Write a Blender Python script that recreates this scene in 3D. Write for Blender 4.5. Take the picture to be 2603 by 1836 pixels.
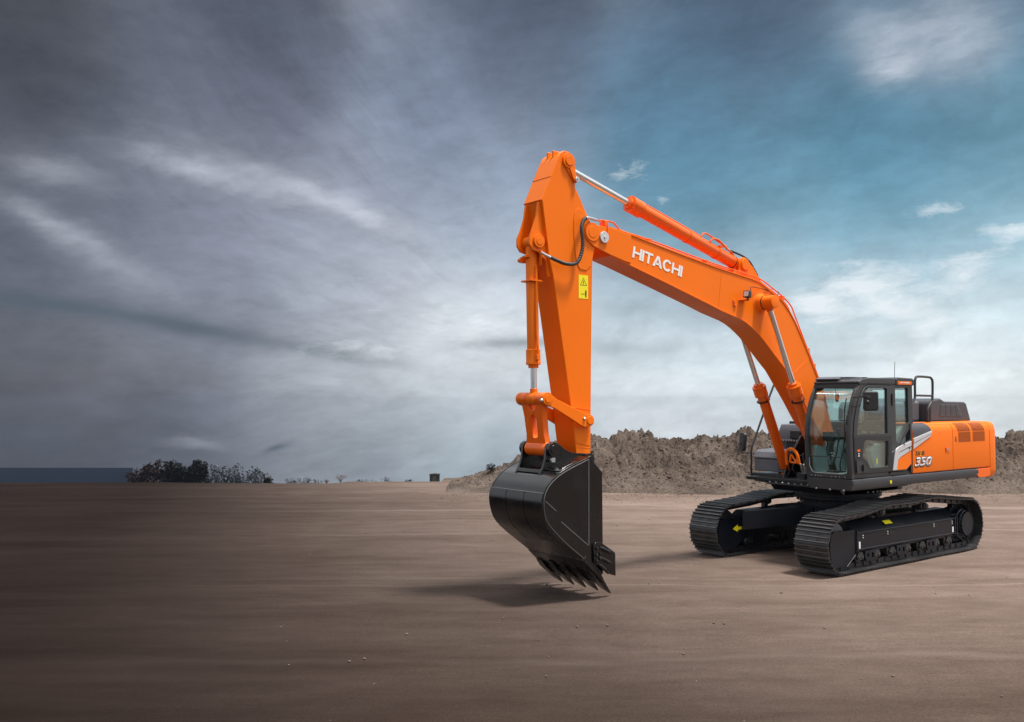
import bpy, bmesh, math, random
from math import radians, sin, cos, pi, sqrt, atan2
from mathutils import Vector, Matrix, noise
from mathutils.geometry import tessellate_polygon

C = bpy.context.scene
COL = C.collection
for o in list(bpy.data.objects):
    bpy.data.objects.remove(o)

# ------------------------------------------------------------------ camera
CAM = Vector((14.7, 9.81, 2.685)); YAW = radians(-127.585); PITCH = radians(2.487)
cam = bpy.data.cameras.new('camera'); cam.sensor_width = 36.0
cam.lens = 36.0 * 2346.0 / 2603.0
cam.clip_start = 0.1; cam.clip_end = 6000
camo = bpy.data.objects.new('camera', cam); COL.objects.link(camo)
camo.location = CAM
camo.rotation_euler = (pi / 2 + PITCH, 0, YAW - pi / 2)
C.camera = camo
FWD = Vector((cos(YAW), sin(YAW), 0)); RGT = Vector((sin(YAW), -cos(YAW), 0))

def place(s, t, z=0.0):
    """a point s metres to the right and t metres ahead of where the photographer stands"""
    p = Vector((CAM.x, CAM.y, 0)) + RGT * s + FWD * t
    return Vector((p.x, p.y, z))

# ------------------------------------------------------------------ sun + sky
SUN_AZ = (RGT * 0.95 - FWD * 0.20).normalized()
SUN_EL = radians(71.5)
SUN_DIR = Vector((SUN_AZ.x * cos(SUN_EL), SUN_AZ.y * cos(SUN_EL), sin(SUN_EL)))
sun = bpy.data.lights.new('sun', 'SUN'); sun.energy = 4.7; sun.angle = radians(8); sun.color = (1.0, 0.955, 0.9)
suno = bpy.data.objects.new('sun', sun); COL.objects.link(suno)
suno.rotation_euler = SUN_DIR.to_track_quat('Z', 'Y').to_euler(); suno.location = (0, 0, 30)

C.view_settings.view_transform = 'Standard'; C.view_settings.look = 'None'
C.view_settings.exposure = 0.06; C.view_settings.gamma = 1.0

SKY=[(-29.5, 21.1, 0.0513, 0.0545, 0.0648),(-24.3, 7.3, 0.15, 0.1683, 0.2232),(-24.2, 3.1, 0.1746, 0.1779, 0.2086),(-14.4, 7.1, 0.2623, 0.2874, 0.3613),(-16.9, 22.9, 0.0685, 0.0802, 0.1144),(-0.0, 22.8, 0.0529, 0.0723, 0.1144),(14.6, 23.2, 0.0513, 0.0844, 0.1356),(26.5, 21.6, 0.0887, 0.1384, 0.2016),(-29.3, 15.1, 0.0545, 0.0578, 0.0782),(-16.9, 17.6, 0.1221, 0.1356, 0.1812),(-3.7, 17.2, 0.1946, 0.2384, 0.3278),(9.8, 17.0, 0.0844, 0.1746, 0.2705),(21.2, 15.7, 0.0802, 0.2051, 0.305),(29.3, 15.2, 0.107, 0.2502, 0.3419),(-29.2, 8.9, 0.0931, 0.0999, 0.1301),(-19.0, 10.8, 0.1946, 0.2051, 0.2623),(-9.8, 10.1, 0.2961, 0.3231, 0.402),(-0.0, 10.2, 0.2961, 0.3663, 0.4735),(10.2, 11.9, 0.0931, 0.2582, 0.3613),(21.1, 9.5, 0.1274, 0.3185, 0.4342),(29.1, 7.9, 0.2423, 0.4452, 0.552),(-29.1, 5.5, 0.0887, 0.1022, 0.1356),(-29.0, 1.5, 0.0887, 0.0931, 0.1195),(-18.9, 3.9, 0.1946, 0.2159, 0.2747),(-9.7, 3.4, 0.5029, 0.5395, 0.5972),(-1.3, 4.1, 0.7157, 0.7605, 0.7991),(9.7, 5.3, 0.3763, 0.4851, 0.5647),(18.8, 3.9, 0.5906, 0.7011, 0.7605),(29.0, 3.6, 0.6867, 0.7758, 0.8148),(-29.0, -0.6, 0.0452, 0.0497, 0.0648),(-21.0, -1.4, 0.0685, 0.0782, 0.1022),(-12.0, -1.4, 0.3325, 0.3613, 0.4072),(-2.5, -1.7, 0.6105, 0.6654, 0.7084),(9.6, 0.5, 0.7758, 0.8228, 0.855),(23.0, 0.4, 0.8308, 0.8714, 0.8879),(28.9, -0.6, 0.7529, 0.7913, 0.7991),(-28.9, -3.6, 0.0452, 0.0497, 0.0612),(-18.8, -3.7, 0.0887, 0.0953, 0.1221),(-9.7, -4.1, 0.2016, 0.2384, 0.2789),(-1.3, -4.4, 0.162, 0.2542, 0.3185),(16.5, -3.7, 0.5149, 0.5776, 0.6105),(-18,38,1.1,1.13,1.17),(-8,38,1.25,1.28,1.32),(2,38,1.3,1.33,1.36),(12,38,1.1,1.13,1.17)]  # last four points are bright unseen cloud added for the bucket's highlight
STREAK=[(-11.2, 12.1, -0.334, 4.02, 0.59, 0.48),(-8.5, 10.8, -0.362, 1.58, 0.34, 0.2),(-18.5, 13.3, -0.226, 3.57, 0.59, 0.34),(-26.8, 12.7, -0.171, 2.11, 0.73, 0.22),(-25.1, 8.8, -0.496, 3.87, 0.73, 0.22),(-26.7, 9.8, -0.456, 2.27, 0.39, 0.12),(-17.5, 14.1, -0.376, 3.7, 1.47, 0.08),(-8.6, 7.0, -0.083, 1.93, 0.54, 0.15),(-26.8, 5.4, -0.097, 3.3, 0.42, -0.75),(-19.7, 4.4, -0.171, 3.29, 0.46, -0.75),(-11.8, 3.1, -0.16, 4.01, 0.42, -0.5),(9.4, 5.4, -0.04, 4.0, 0.61, -0.15),(6.9, 3.2, -0.031, 2.6, 0.34, -0.25),(18.8, 2.5, -0.034, 3.52, 0.29, -0.15),(-26.8, 2.4, -0.043, 1.84, 0.34, -0.2),(7.2, 0.1, -0.021, 3.84, 0.34, -0.08),(-2.0, 4.6, -0.113, 3.54, 0.98, 0.5),(-8.5, 5.7, 0.124, 0.97, 0.39, 0.2),(-9.5, 3.1, -0.056, 2.84, 0.49, 0.5),(-0.0, 3.6, 0.017, 2.36, 0.27, -0.5),(26.1, 19.9, -0.367, 2.23, 1.71, 0.42),(22.3, 19.8, -0.62, 2.06, 1.22, 0.4),(22.6, 18.5, 0.036, 1.12, 0.61, 0.3),(20.7, 6.8, 0.111, 2.54, 1.07, 0.66),(23.1, 5.2, -0.159, 2.03, 0.88, 0.55),(26.6, 7.4, 0.315, 1.81, 0.83, 0.55),(24.3, 4.0, 0.945, 0.89, 0.54, 0.4),(28.6, 9.4, -0.029, 1.4, 0.44, 0.6),(24.5, 10.8, 0.03, 1.32, 0.39, 0.35),(17.9, 5.7, -0.093, 1.29, 0.49, 0.75),(19.0, 4.5, 0.061, 1.32, 0.54, 0.3),(7.3, 13.9, 0.204, 1.18, 0.73, 0.3),(9.2, 12.2, 0.418, 0.39, 0.39, 0.25),(4.1, 10.2, -0.197, 1.02, 0.54, 0.22),(14.7, 2.8, -0.051, 1.56, 0.34, 0.3),(23.0, 0.6, 0.036, 3.32, 0.54, 0.25),(8.5, 1.5, 0.0, 2.88, 0.39, 0.25),(13.7, 4.0, -0.024, 1.64, 0.34, 0.25),(13.0, 11.1, -0.381, 2.8, 1.47, -0.1),(-14.3, -2.8, 0.359, 0.68, 0.2, -0.8),(-18.9, -2.5, -0.107, 1.13, 0.29, 0.2),(-10.9, -3.0, -0.029, 2.8, 0.49, 0.12),(-27.3, -2.0, -0.061, 1.32, 0.54, -0.25),]
MOUND=[(-2.03, 0.09),(-1.91, 0.14),(-1.28, 0.33),(-0.65, 0.47),(-0.14, 0.7),(0.36, 1.05),(0.99, 1.3),(1.74, 1.45),(2.55, 1.52),(3.24, 1.5),(3.62, 1.68),(3.89, 1.63),(4.19, 1.67),(4.41, 1.75),(4.61, 1.53),(4.89, 1.53),(5.12, 1.41),(5.29, 1.49),(5.84, 1.52),(6.24, 1.67),(6.52, 1.55),(6.93, 1.59),(7.07, 1.73),(7.51, 1.89),(7.75, 1.83),(8.14, 1.75),(8.53, 1.68),(9.41, 1.53),(10.67, 1.62),(11.93, 1.55),(13.18, 1.63),(14.44, 1.45),(15.41, 1.53),(15.67, 1.63),(15.81, 1.74),(16.16, 1.77),(16.83, 1.62),(17.84, 1.68),(19.09, 1.05),(20.1, 0.14),]


def build_world():
    w = bpy.data.worlds.new('World'); C.world = w; w.use_nodes = True
    nt = w.node_tree; nt.nodes.clear(); N = nt.nodes.new; L = nt.links.new
    def math(op, a, b=None, c=None, clamp=False):
        n = N('ShaderNodeMath'); n.operation = op; n.use_clamp = clamp
        for i, v in enumerate((a, b, c)):
            if v is None: continue
            if isinstance(v, (int, float)): n.inputs[i].default_value = v
            else: L(v, n.inputs[i])
        return n.outputs[0]
    def vm(op, a, b=None, s=None):
        n = N('ShaderNodeVectorMath'); n.operation = op
        for i, v in enumerate((a, b)):
            if v is None: continue
            if isinstance(v, (tuple, list, Vector)): n.inputs[i].default_value = v
            else: L(v, n.inputs[i])
        if s is not None:
            if isinstance(s, (int, float)): n.inputs['Scale'].default_value = s
            else: L(s, n.inputs['Scale'])
        return n.outputs['Value'] if op in ('DOT_PRODUCT', 'LENGTH') else n.outputs[0]
    tc = N('ShaderNodeTexCoord'); D0 = vm('NORMALIZE', tc.outputs['Generated'])
    dx = vm('DOT_PRODUCT', D0, tuple(RGT)); dy = vm('DOT_PRODUCT', D0, tuple(FWD)); dz = vm('DOT_PRODUCT', D0, (0, 0, 1))
    azr = math('MULTIPLY', math('ARCTAN2', dx, dy), 57.2958); elr = math('MULTIPLY', math('ARCSINE', dz), 57.2958)
    cv = N('ShaderNodeCombineXYZ'); L(azr, cv.inputs[0]); L(elr, cv.inputs[1]); UV0 = cv.outputs[0]
    def noise(vec, scale, detail=5, rough=0.55, lac=2.0, dist=0.0):
        n = N('ShaderNodeTexNoise'); n.inputs['Scale'].default_value = scale; n.inputs['Detail'].default_value = detail
        n.inputs['Roughness'].default_value = rough; n.inputs['Lacunarity'].default_value = lac
        n.inputs['Distortion'].default_value = dist; L(vec, n.inputs['Vector']); return n
    # ragged displacement of the cloud forms
    wn = noise(UV0, 0.16, 5, 0.5)
    wob = vm('SCALE', vm('SUBTRACT', wn.outputs['Color'], (0.5, 0.5, 0.5)), s=3.0)
    UV = vm('ADD', UV0, wob)
    wn2 = noise(vm('MULTIPLY', UV0, (0.45, 1.2, 1)), 0.8, 5, 0.62)
    wob2 = vm('SCALE', vm('SUBTRACT', wn2.outputs['Color'], (0.5, 0.5, 0.5)), s=1.25)
    UVs = vm('ADD', UV0, wob2)
    UVd = vm('ADD', UV0, vm('SCALE', wob2, s=0.35))
    # broad colour of the overcast and the added bright points, by direction
    acc = None; wacc = None
    for (a, e, r, g, b) in SKY:
        d = vm('SUBTRACT', UV, (a, e, 0))
        q = vm('DOT_PRODUCT', d, d)
        wt = math('POWER', 2.71828, math('MULTIPLY', q, -1.0 / (2 * 3.5 * 3.5)))
        cs = vm('SCALE', (r, g, b), s=wt)
        acc = cs if acc is None else vm('ADD', acc, cs)
        wacc = wt if wacc is None else math('ADD', wacc, wt)
    # the rest of the dome: pale broken cloud overhead and behind
    eps = 0.03
    up = math('MULTIPLY_ADD', dz, 0.55, 0.5, clamp=True)
    oc = noise(D0, 2.2, 5, 0.6)
    cr = N('ShaderNodeValToRGB'); cr.color_ramp.elements[0].position = 0.35; cr.color_ramp.elements[0].color = (0.18, 0.22, 0.27, 1)
    cr.color_ramp.elements[1].position = 0.56; cr.color_ramp.elements[1].color = (0.72, 0.74, 0.77, 1); L(oc.outputs[0], cr.inputs[0])
    rest = vm('SCALE', cr.outputs[0], s=eps)
    gd = vm('DOT_PRODUCT', D0, tuple(SUN_DIR))
    glow = math('MULTIPLY', math('POWER', 2.71828, math('MULTIPLY', math('SUBTRACT', gd, 1.0), 5.0)), 1.4 * eps)
    rest = vm('ADD', rest, vm('SCALE', (1.0, 0.95, 0.88), s=glow))
    acc = vm('ADD', acc, rest); wacc = math('ADD', wacc, eps)
    base = vm('SCALE', acc, s=math('DIVIDE', 1.0, wacc))
    # long silky streaks fanning out to the left from a point low on the right, soft mottling elsewhere
    sep = N('ShaderNodeSeparateXYZ'); L(UV, sep.inputs[0])
    fx = math('SUBTRACT', 9.0, sep.outputs[0]); fy = math('SUBTRACT', sep.outputs[1], 0.5)
    th = math('ARCTAN2', fy, fx); rr0 = math('SQRT', math('ADD', math('MULTIPLY', fx, fx), math('MULTIPLY', fy, fy)))
    fanv = N('ShaderNodeCombineXYZ'); L(math('MULTIPLY', th, 5.5), fanv.inputs[0]); L(math('MULTIPLY', rr0, 0.07), fanv.inputs[1])
    s1 = noise(fanv.outputs[0], 1.0, 5, 0.5)
    fan2 = N('ShaderNodeCombineXYZ'); L(math('MULTIPLY', th, 15.0), fan2.inputs[0]); L(math('MULTIPLY', rr0, 0.14), fan2.inputs[1])
    s1b = noise(fan2.outputs[0], 1.0, 9, 0.68)
    mp2 = N('ShaderNodeMapping'); mp2.vector_type = 'TEXTURE'; mp2.inputs['Rotation'].default_value = (0, 0, 0.2); mp2.inputs['Scale'].default_value = (9, 3.6, 1); L(UV, mp2.inputs[0])
    s2 = noise(mp2.outputs[0], 1.0, 8, 0.58)
    left = math('MULTIPLY_ADD', azr, -0.07, 0.25, clamp=True)
    f1 = math('MULTIPLY', math('ADD', math('MULTIPLY', math('SUBTRACT', s1.outputs[0], 0.5), 0.55), math('MULTIPLY', math('SUBTRACT', s1b.outputs[0], 0.5), 0.75)), left)
    f2 = math('MULTIPLY', math('SUBTRACT', s2.outputs[0], 0.5), math('MULTIPLY_ADD', left, -0.45, 0.75))
    mp3 = N('ShaderNodeMapping'); mp3.vector_type = 'TEXTURE'; mp3.inputs['Rotation'].default_value = (0, 0, 0.12); mp3.inputs['Scale'].default_value = (2.6, 0.9, 1); L(UVs, mp3.inputs[0])
    s3 = noise(mp3.outputs[0], 1.0, 8, 0.62)
    f3 = math('MULTIPLY', math('SUBTRACT', s3.outputs[0], 0.5), 0.42)
    fac = math('ADD', math('ADD', math('ADD', f1, f2), f3), 1.03)
    base = vm('SCALE', base, s=math('MAXIMUM', fac, 0.3))
    # single cloud wisps and bands
    light = None; dark = None; crisp = None
    mp4 = N('ShaderNodeMapping'); mp4.vector_type = 'TEXTURE'; mp4.inputs['Rotation'].default_value = (0, 0, 0.12); mp4.inputs['Scale'].default_value = (2.3, 0.75, 1); L(UVs, mp4.inputs[0])
    s4 = noise(mp4.outputs[0], 1.0, 10, 0.66)
    for (a, e, th_, L_, w_, amp) in STREAK:
        m = N('ShaderNodeMapping'); m.vector_type = 'TEXTURE'
        m.inputs['Location'].default_value = (a, e, 0); m.inputs['Rotation'].default_value = (0, 0, th_)
        m.inputs['Scale'].default_value = (L_, w_, 1); L(UVs if amp > 0 else UVd, m.inputs[0])
        q = vm('DOT_PRODUCT', m.outputs[0], m.outputs[0])
        g = math('MULTIPLY', math('POWER', 2.71828, math('MULTIPLY', q, -0.7)), abs(amp))
        if amp > 0 and (a > 5 or (a > -14 and e < 7.5)) and e < 15: crisp = g if crisp is None else math('ADD', crisp, g)
        elif amp > 0: light = g if light is None else math('ADD', light, g)
        else: dark = g if dark is None else math('ADD', dark, g)
    mx = N('ShaderNodeMixRGB'); L(math('MULTIPLY', light, math('MULTIPLY_ADD', s3.outputs[0], 1.4, 0.35), clamp=True), mx.inputs[0]); L(base, mx.inputs[1]); mx.inputs[2].default_value = (0.66, 0.70, 0.78, 1)
    cr_ = math('MULTIPLY', math('MULTIPLY_ADD', crisp, 1.75, math('MULTIPLY_ADD', s4.outputs[0], 2.3, -1.50)), math('MULTIPLY', crisp, 9.0, clamp=True), clamp=True)
    mx2 = N('ShaderNodeMixRGB'); L(math('MULTIPLY', cr_, 0.85), mx2.inputs[0]); L(mx.outputs[0], mx2.inputs[1]); mx2.inputs[2].default_value = (0.80, 0.86, 0.90, 1); mx = mx2
    dk = N('ShaderNodeMixRGB'); L(math('MULTIPLY', dark, 1.0, clamp=True), dk.inputs[0]); L(mx.outputs[0], dk.inputs[1]); dk.inputs[2].default_value = (0.070, 0.098, 0.128, 1)
    # far below the horizon the dome is dull earth
    gl = math('MULTIPLY_ADD', elr, -0.12, -0.9, clamp=True)
    gm = N('ShaderNodeMixRGB'); L(gl, gm.inputs[0]); L(dk.outputs[0], gm.inputs[1]); gm.inputs[2].default_value = (0.10, 0.08, 0.07, 1)
    bg = N('ShaderNodeBackground'); L(gm.outputs[0], bg.inputs[0]); bg.inputs[1].default_value = 1.0
    sk = N('ShaderNodeTexSky'); sk.sky_type = 'NISHITA'; sk.sun_disc = False
    sk.sun_elevation = SUN_EL; sk.sun_rotation = atan2(SUN_AZ.x, SUN_AZ.y)
    bg2 = N('ShaderNodeBackground'); L(sk.outputs[0], bg2.inputs[0]); bg2.inputs[1].default_value = 0.004
    ad = N('ShaderNodeAddShader'); L(bg.outputs[0], ad.inputs[0]); L(bg2.outputs[0], ad.inputs[1])
    out = N('ShaderNodeOutputWorld'); L(ad.outputs[0], out.inputs[0])
build_world()

# ------------------------------------------------------------------ materials
def mat(name, col, rough=0.5, metal=0.0, coat=0.0, var=0.0, bump=0.0, bscale=40.0, vscale=3.0, spec=0.5, dust=0.0):
    m = bpy.data.materials.new(name); m.use_nodes = True; nt = m.node_tree; N = nt.nodes.new; L = nt.links.new
    b = nt.nodes['Principled BSDF']
    b.inputs['Base Color'].default_value = (*col, 1); b.inputs['Roughness'].default_value = rough
    b.inputs['Metallic'].default_value = metal; b.inputs['Coat Weight'].default_value = coat
    b.inputs['Coat Roughness'].default_value = 0.08; b.inputs['Specular IOR Level'].default_value = spec
    tc = N('ShaderNodeTexCoord')
    if var or dust:
        n = N('ShaderNodeTexNoise'); n.inputs['Scale'].default_value = vscale; n.inputs['Detail'].default_value = 6; L(tc.outputs['Object'], n.inputs['Vector'])
        mr = N('ShaderNodeMapRange'); L(n.outputs[0], mr.inputs[0]); mr.inputs[1].default_value = 0.3; mr.inputs[2].default_value = 0.7
        mr.inputs[3].default_value = 1 - var; mr.inputs[4].default_value = 1 + var
        sc = N('ShaderNodeVectorMath'); sc.operation = 'SCALE'; sc.inputs[0].default_value = col; L(mr.outputs[0], sc.inputs['Scale'])
        L(sc.outputs[0], b.inputs['Base Color'])
        r2 = N('ShaderNodeMapRange'); L(n.outputs[0], r2.inputs[0]); r2.inputs[1].default_value = 0.3; r2.inputs[2].default_value = 0.7
        r2.inputs[3].default_value = rough * 0.8; r2.inputs[4].default_value = min(1, rough * 1.25); L(r2.outputs[0], b.inputs['Roughness'])
        if dust:
            n2 = N('ShaderNodeTexNoise'); n2.inputs['Scale'].default_value = 9; n2.inputs['Detail'].default_value = 8; n2.inputs['Roughness'].default_value = 0.7; L(tc.outputs['Object'], n2.inputs['Vector'])
            rp = N('ShaderNodeMapRange'); L(n2.outputs[0], rp.inputs[0]); rp.inputs[1].default_value = 0.48; rp.inputs[2].default_value = 0.72; rp.inputs[4].default_value = dust
            mx = N('ShaderNodeMixRGB'); L(rp.outputs[0], mx.inputs[0]); L(sc.outputs[0], mx.inputs[1]); mx.inputs[2].default_value = (0.16, 0.125, 0.10, 1)
            L(mx.outputs[0], b.inputs['Base Color'])
    if bump:
        n = N('ShaderNodeTexNoise'); n.inputs['Scale'].default_value = bscale; n.inputs['Detail'].default_value = 4; L(tc.outputs['Object'], n.inputs['Vector'])
        bp = N('ShaderNodeBump'); bp.inputs['Strength'].default_value = bump; bp.inputs['Distance'].default_value = 0.01; L(n.outputs[0], bp.inputs['Height']); L(bp.outputs[0], b.inputs['Normal'])
    return m

ORANGE = mat('orange_paint', (0.92, 0.180, 0.004), 0.36, spec=0.20, var=0.025, bump=0.05, bscale=60, vscale=1.2)
ORANGE2 = mat('orange_red_paint', (0.90, 0.140, 0.004), 0.24, spec=0.45, var=0.03)
BLACK = mat('black_paint', (0.009, 0.0095, 0.011), 0.30, coat=0.1, var=0.25, bump=0.04, bscale=30)
BUCKETM = mat('bucket_black', (0.0035, 0.0035, 0.004), 0.26, spec=0.35, coat=0.55, var=0.2, bump=0.02, bscale=9)
FRAMEB = mat('undercarriage_black', (0.006, 0.0085, 0.014), 0.34, spec=0.35, var=0.25, dust=0.0)
TRACKM = mat('track_steel', (0.060, 0.060, 0.063), 0.36, metal=0.6, var=0.3, bump=0.1, bscale=50, dust=0.10)
GREY = mat('dark_grey_paint', (0.048, 0.051, 0.060), 0.42, var=0.06, bump=0.05, bscale=200)
GREYL = mat('grey_panel', (0.115, 0.118, 0.136), 0.36, var=0.05, bump=0.04, bscale=200)
CABG = mat('cab_grey', (0.034, 0.034, 0.037), 0.38, var=0.08)
RUBBER = mat('rubber', (0.012, 0.012, 0.013), 0.6)
PLAST = mat('black_plastic', (0.018, 0.018, 0.02), 0.45, var=0.1)
CHROME = mat('chrome_rod', (0.80, 0.81, 0.82), 0.24, metal=1.0)
STEEL = mat('bright_steel', (0.62, 0.62, 0.62), 0.3, metal=0.9)
SILVER = mat('silver_paint', (0.62, 0.62, 0.64), 0.3, metal=0.25, coat=0.3)
WHITE = mat('white_lettering', (0.85, 0.85, 0.84), 0.45)
YELLOW = mat('yellow_sticker', (0.90, 0.78, 0.01), 0.45)
INK = mat('black_print', (0.01, 0.01, 0.01), 0.5)
LENS = mat('lamp_lens', (0.7, 0.7, 0.68), 0.15, coat=0.5)
MIRG = mat('mirror_glass', (0.5, 0.53, 0.56), 0.06, metal=0.9)
SEATM = mat('seat_fabric', (0.075, 0.085, 0.09), 0.8, var=0.15, bump=0.2, bscale=300)
INTER = mat('cab_trim', (0.34, 0.42, 0.43), 0.6, var=0.12)

def glass_mat(name, tint, refl=1.0):
    m = bpy.data.materials.new(name); m.use_nodes = True; nt = m.node_tree; nt.nodes.clear(); N = nt.nodes.new; L = nt.links.new
    t = N('ShaderNodeBsdfTransparent'); t.inputs[0].default_value = (*tint, 1)
    g = N('ShaderNodeBsdfGlossy'); g.inputs['Roughness'].default_value = 0.02; g.inputs[0].default_value = (1, 1, 1, 1)
    f = N('ShaderNodeFresnel'); f.inputs[0].default_value = 1.5
    k = N('ShaderNodeMath'); k.operation = 'MULTIPLY'; k.inputs[1].default_value = refl; L(f.outputs[0], k.inputs[0])
    mx = N('ShaderNodeMixShader'); L(k.outputs[0], mx.inputs[0]); L(t.outputs[0], mx.inputs[1]); L(g.outputs[0], mx.inputs[2])
    o = N('ShaderNodeOutputMaterial'); L(mx.outputs[0], o.inputs[0]); return m
EDGE_M = mat('worn_edge', (0.17, 0.17, 0.17), 0.32, metal=0.6)
GLASS = glass_mat('tinted_glass', (0.87, 0.96, 0.945), 0.5)

# ------------------------------------------------------------------ mesh helpers
class MB:
    def __init__(s): s.v = []; s.f = []; s.m = []; s.mi = 0
    def add(s, vs, fs, mi=None):
        o = len(s.v); s.v += [tuple(p) for p in vs]; s.f += [tuple(i + o for i in f) for f in fs]
        s.m += [s.mi if mi is None else mi] * len(fs); return s
    def box(s, x0, x1, y0, y1, z0, z1, mi=None, M=None):
        vs = [Vector((x, y, z)) for x in (x0, x1) for y in (y0, y1) for z in (z0, z1)]
        if M is not None: vs = [M @ p for p in vs]
        return s.add(vs, [(0, 1, 3, 2), (4, 6, 7, 5), (0, 4, 5, 1), (2, 3, 7, 6), (0, 2, 6, 4), (1, 5, 7, 3)], mi)
    def ext(s, prof, a, b, axis='y', holes=(), mi=None, M=None):
        """extrude a closed 2-D profile (with optional holes) along an axis"""
        def P(p, h):
            if axis == 'y': q = Vector((p[0], h, p[1]))
            elif axis == 'x': q = Vector((h, p[0], p[1]))
            else: q = Vector((p[0], p[1], h))
            return M @ q if M is not None else q
        loops = [list(prof)] + [list(h) for h in holes]
        allp = [p for l in loops for p in l]; n = len(allp)
        vs = [P(p, a) for p in allp] + [P(p, b) for p in allp]
        fs = []
        if holes:
            tris = tessellate_polygon([[Vector((p[0], p[1], 0)) for p in l] for l in loops])
            for t in tris: fs.append((t[0], t[1], t[2])); fs.append((t[2] + n, t[1] + n, t[0] + n))
        else:
            fs.append(tuple(range(n))); fs.append(tuple(range(2 * n - 1, n - 1, -1)))
        o = 0
        for l in loops:
            k = len(l)
            for i in range(k):
                j = (i + 1) % k; fs.append((o + i, o + j, o + j + n, o + i + n))
            o += k
        return s.add(vs, fs, mi)
    def cyl(s, p0, p1, r, r2=None, n=32, mi=None, cap=True):
        p0 = Vector(p0); p1 = Vector(p1); r2 = r if r2 is None else r2
        d = (p1 - p0).normalized(); u = d.orthogonal().normalized(); w = d.cross(u)
        vs = [p0 + (u * cos(2 * pi * i / n) + w * sin(2 * pi * i / n)) * r for i in range(n)] + \
             [p1 + (u * cos(2 * pi * i / n) + w * sin(2 * pi * i / n)) * r2 for i in range(n)]
        fs = [(i, (i + 1) % n, (i + 1) % n + n, i + n) for i in range(n)]
        if cap: fs += [tuple(range(n - 1, -1, -1)), tuple(range(n, 2 * n))]
        return s.add(vs, fs, mi)
    def lathe(s, p0, axis, prof, n=32, mi=None):
        """prof: (distance along axis, radius) pairs"""
        p0 = Vector(p0); d = Vector(axis).normalized(); u = d.orthogonal().normalized(); w = d.cross(u)
        vs = []; fs = []
        for h, r in prof:
            vs += [p0 + d * h + (u * cos(2 * pi * i / n) + w * sin(2 * pi * i / n)) * max(r, 1e-4) for i in range(n)]
        for k in range(len(prof) - 1):
            for i in range(n):
                j = (i + 1) % n; fs.append((k * n + i, k * n + j, (k + 1) * n + j, (k + 1) * n + i))
        fs += [tuple(range(n - 1, -1, -1)), tuple(range((len(prof) - 1) * n, len(prof) * n))]
        return s.add(vs, fs, mi)
    def tube(s, pts, r, n=10, smooth=True, mi=None, sub=6, closed=False):
        P = [Vector(p) for p in pts]
        if smooth and len(P) > 2:
            Q = []
            for i in range(len(P) - 1):
                a = P[max(i - 1, 0)]; b = P[i]; c = P[i + 1]; d = P[min(i + 2, len(P) - 1)]
                for k in range(sub):
                    t = k / sub
                    Q.append(0.5 * ((2 * b) + (c - a) * t + (2 * a - 5 * b + 4 * c - d) * t * t + (3 * b - a - 3 * c + d) * t ** 3))
            Q.append(P[-1]); P = Q
        T = [(P[min(i + 1, len(P) - 1)] - P[max(i - 1, 0)]).normalized() for i in range(len(P))]
        u = T[0].orthogonal().normalized(); vs = []; fs = []
        for i, p in enumerate(P):
            u = (u - T[i] * u.dot(T[i])).normalized(); w = T[i].cross(u)
            rr = r(i / (len(P) - 1)) if callable(r) else r
            vs += [p + (u * cos(2 * pi * k / n) + w * sin(2 * pi * k / n)) * rr for k in range(n)]
        for i in range(len(P) - 1):
            for k in range(n):
                j = (k + 1) % n; fs.append((i * n + k, i * n + j, (i + 1) * n + j, (i + 1) * n + k))
        fs += [tuple(range(n - 1, -1, -1)), tuple(range((len(P) - 1) * n, len(P) * n))]
        return s.add(vs, fs, mi)
    def sphere(s, c, r, n=12, mi=None, sc=(1, 1, 1)):
        c = Vector(c); vs = []; fs = []; m = n // 2
        for i in range(m + 1):
            th = pi * i / m
            for k in range(n):
                vs.append(c + Vector((sin(th) * cos(2 * pi * k / n) * r * sc[0], sin(th) * sin(2 * pi * k / n) * r * sc[1], cos(th) * r * sc[2])))
        for i in range(m):
            for k in range(n):
                j = (k + 1) % n; fs.append((i * n + k, (i + 1) * n + k, (i + 1) * n + j, i * n + j))
        return s.add(vs, fs, mi)
    def clusters(s, tol=0.012):
        par = list(range(len(s.v)))
        def fd(a):
            while par[a] != a: par[a] = par[par[a]]; a = par[a]
            return a
        for f in s.f:
            r = fd(f[0])
            for i in f[1:]: par[fd(i)] = r
        isl = {}
        for i, p in enumerate(s.v):
            b = isl.setdefault(fd(i), [list(p), list(p)])
            for k in range(3):
                if p[k] < b[0][k]: b[0][k] = p[k]
                if p[k] > b[1][k]: b[1][k] = p[k]
        ks = list(isl)
        if len(ks) > 120: return None
        for i in range(len(ks)):
            for j in range(i):
                A = isl[ks[i]]; B = isl[ks[j]]
                if all(A[0][k] - tol <= B[1][k] and B[0][k] - tol <= A[1][k] for k in range(3)): par[fd(ks[i])] = fd(ks[j])
        out = {}
        for i in range(len(s.v)): out.setdefault(fd(i), []).append(i)
        return list(out.values())
    def build(s, name, mats, parent=None, bevel=0.0, seg=2, angle=32, smooth=True, split=True, recalc=True):
        if parent and split:
            cl = s.clusters()
            if cl and 2 <= len(cl) <= 40:
                cl.sort(key=len, reverse=True); res = None
                for idx in cl:
                    mp = {v: i for i, v in enumerate(idx)}; q = MB(); q.v = [s.v[i] for i in idx]
                    for f, m_ in zip(s.f, s.m):
                        if f[0] in mp: q.f.append(tuple(mp[i] for i in f)); q.m.append(m_)
                    o = q.build(name, mats, parent, bevel, seg, angle, smooth, split=False); res = res or o
                return res
        me = bpy.data.meshes.new(name); me.from_pydata(s.v, [], s.f)
        if not isinstance(mats, (list, tuple)): mats = [mats]
        for m in mats: me.materials.append(m)
        for p, i in zip(me.polygons, s.m): p.material_index = i
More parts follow.
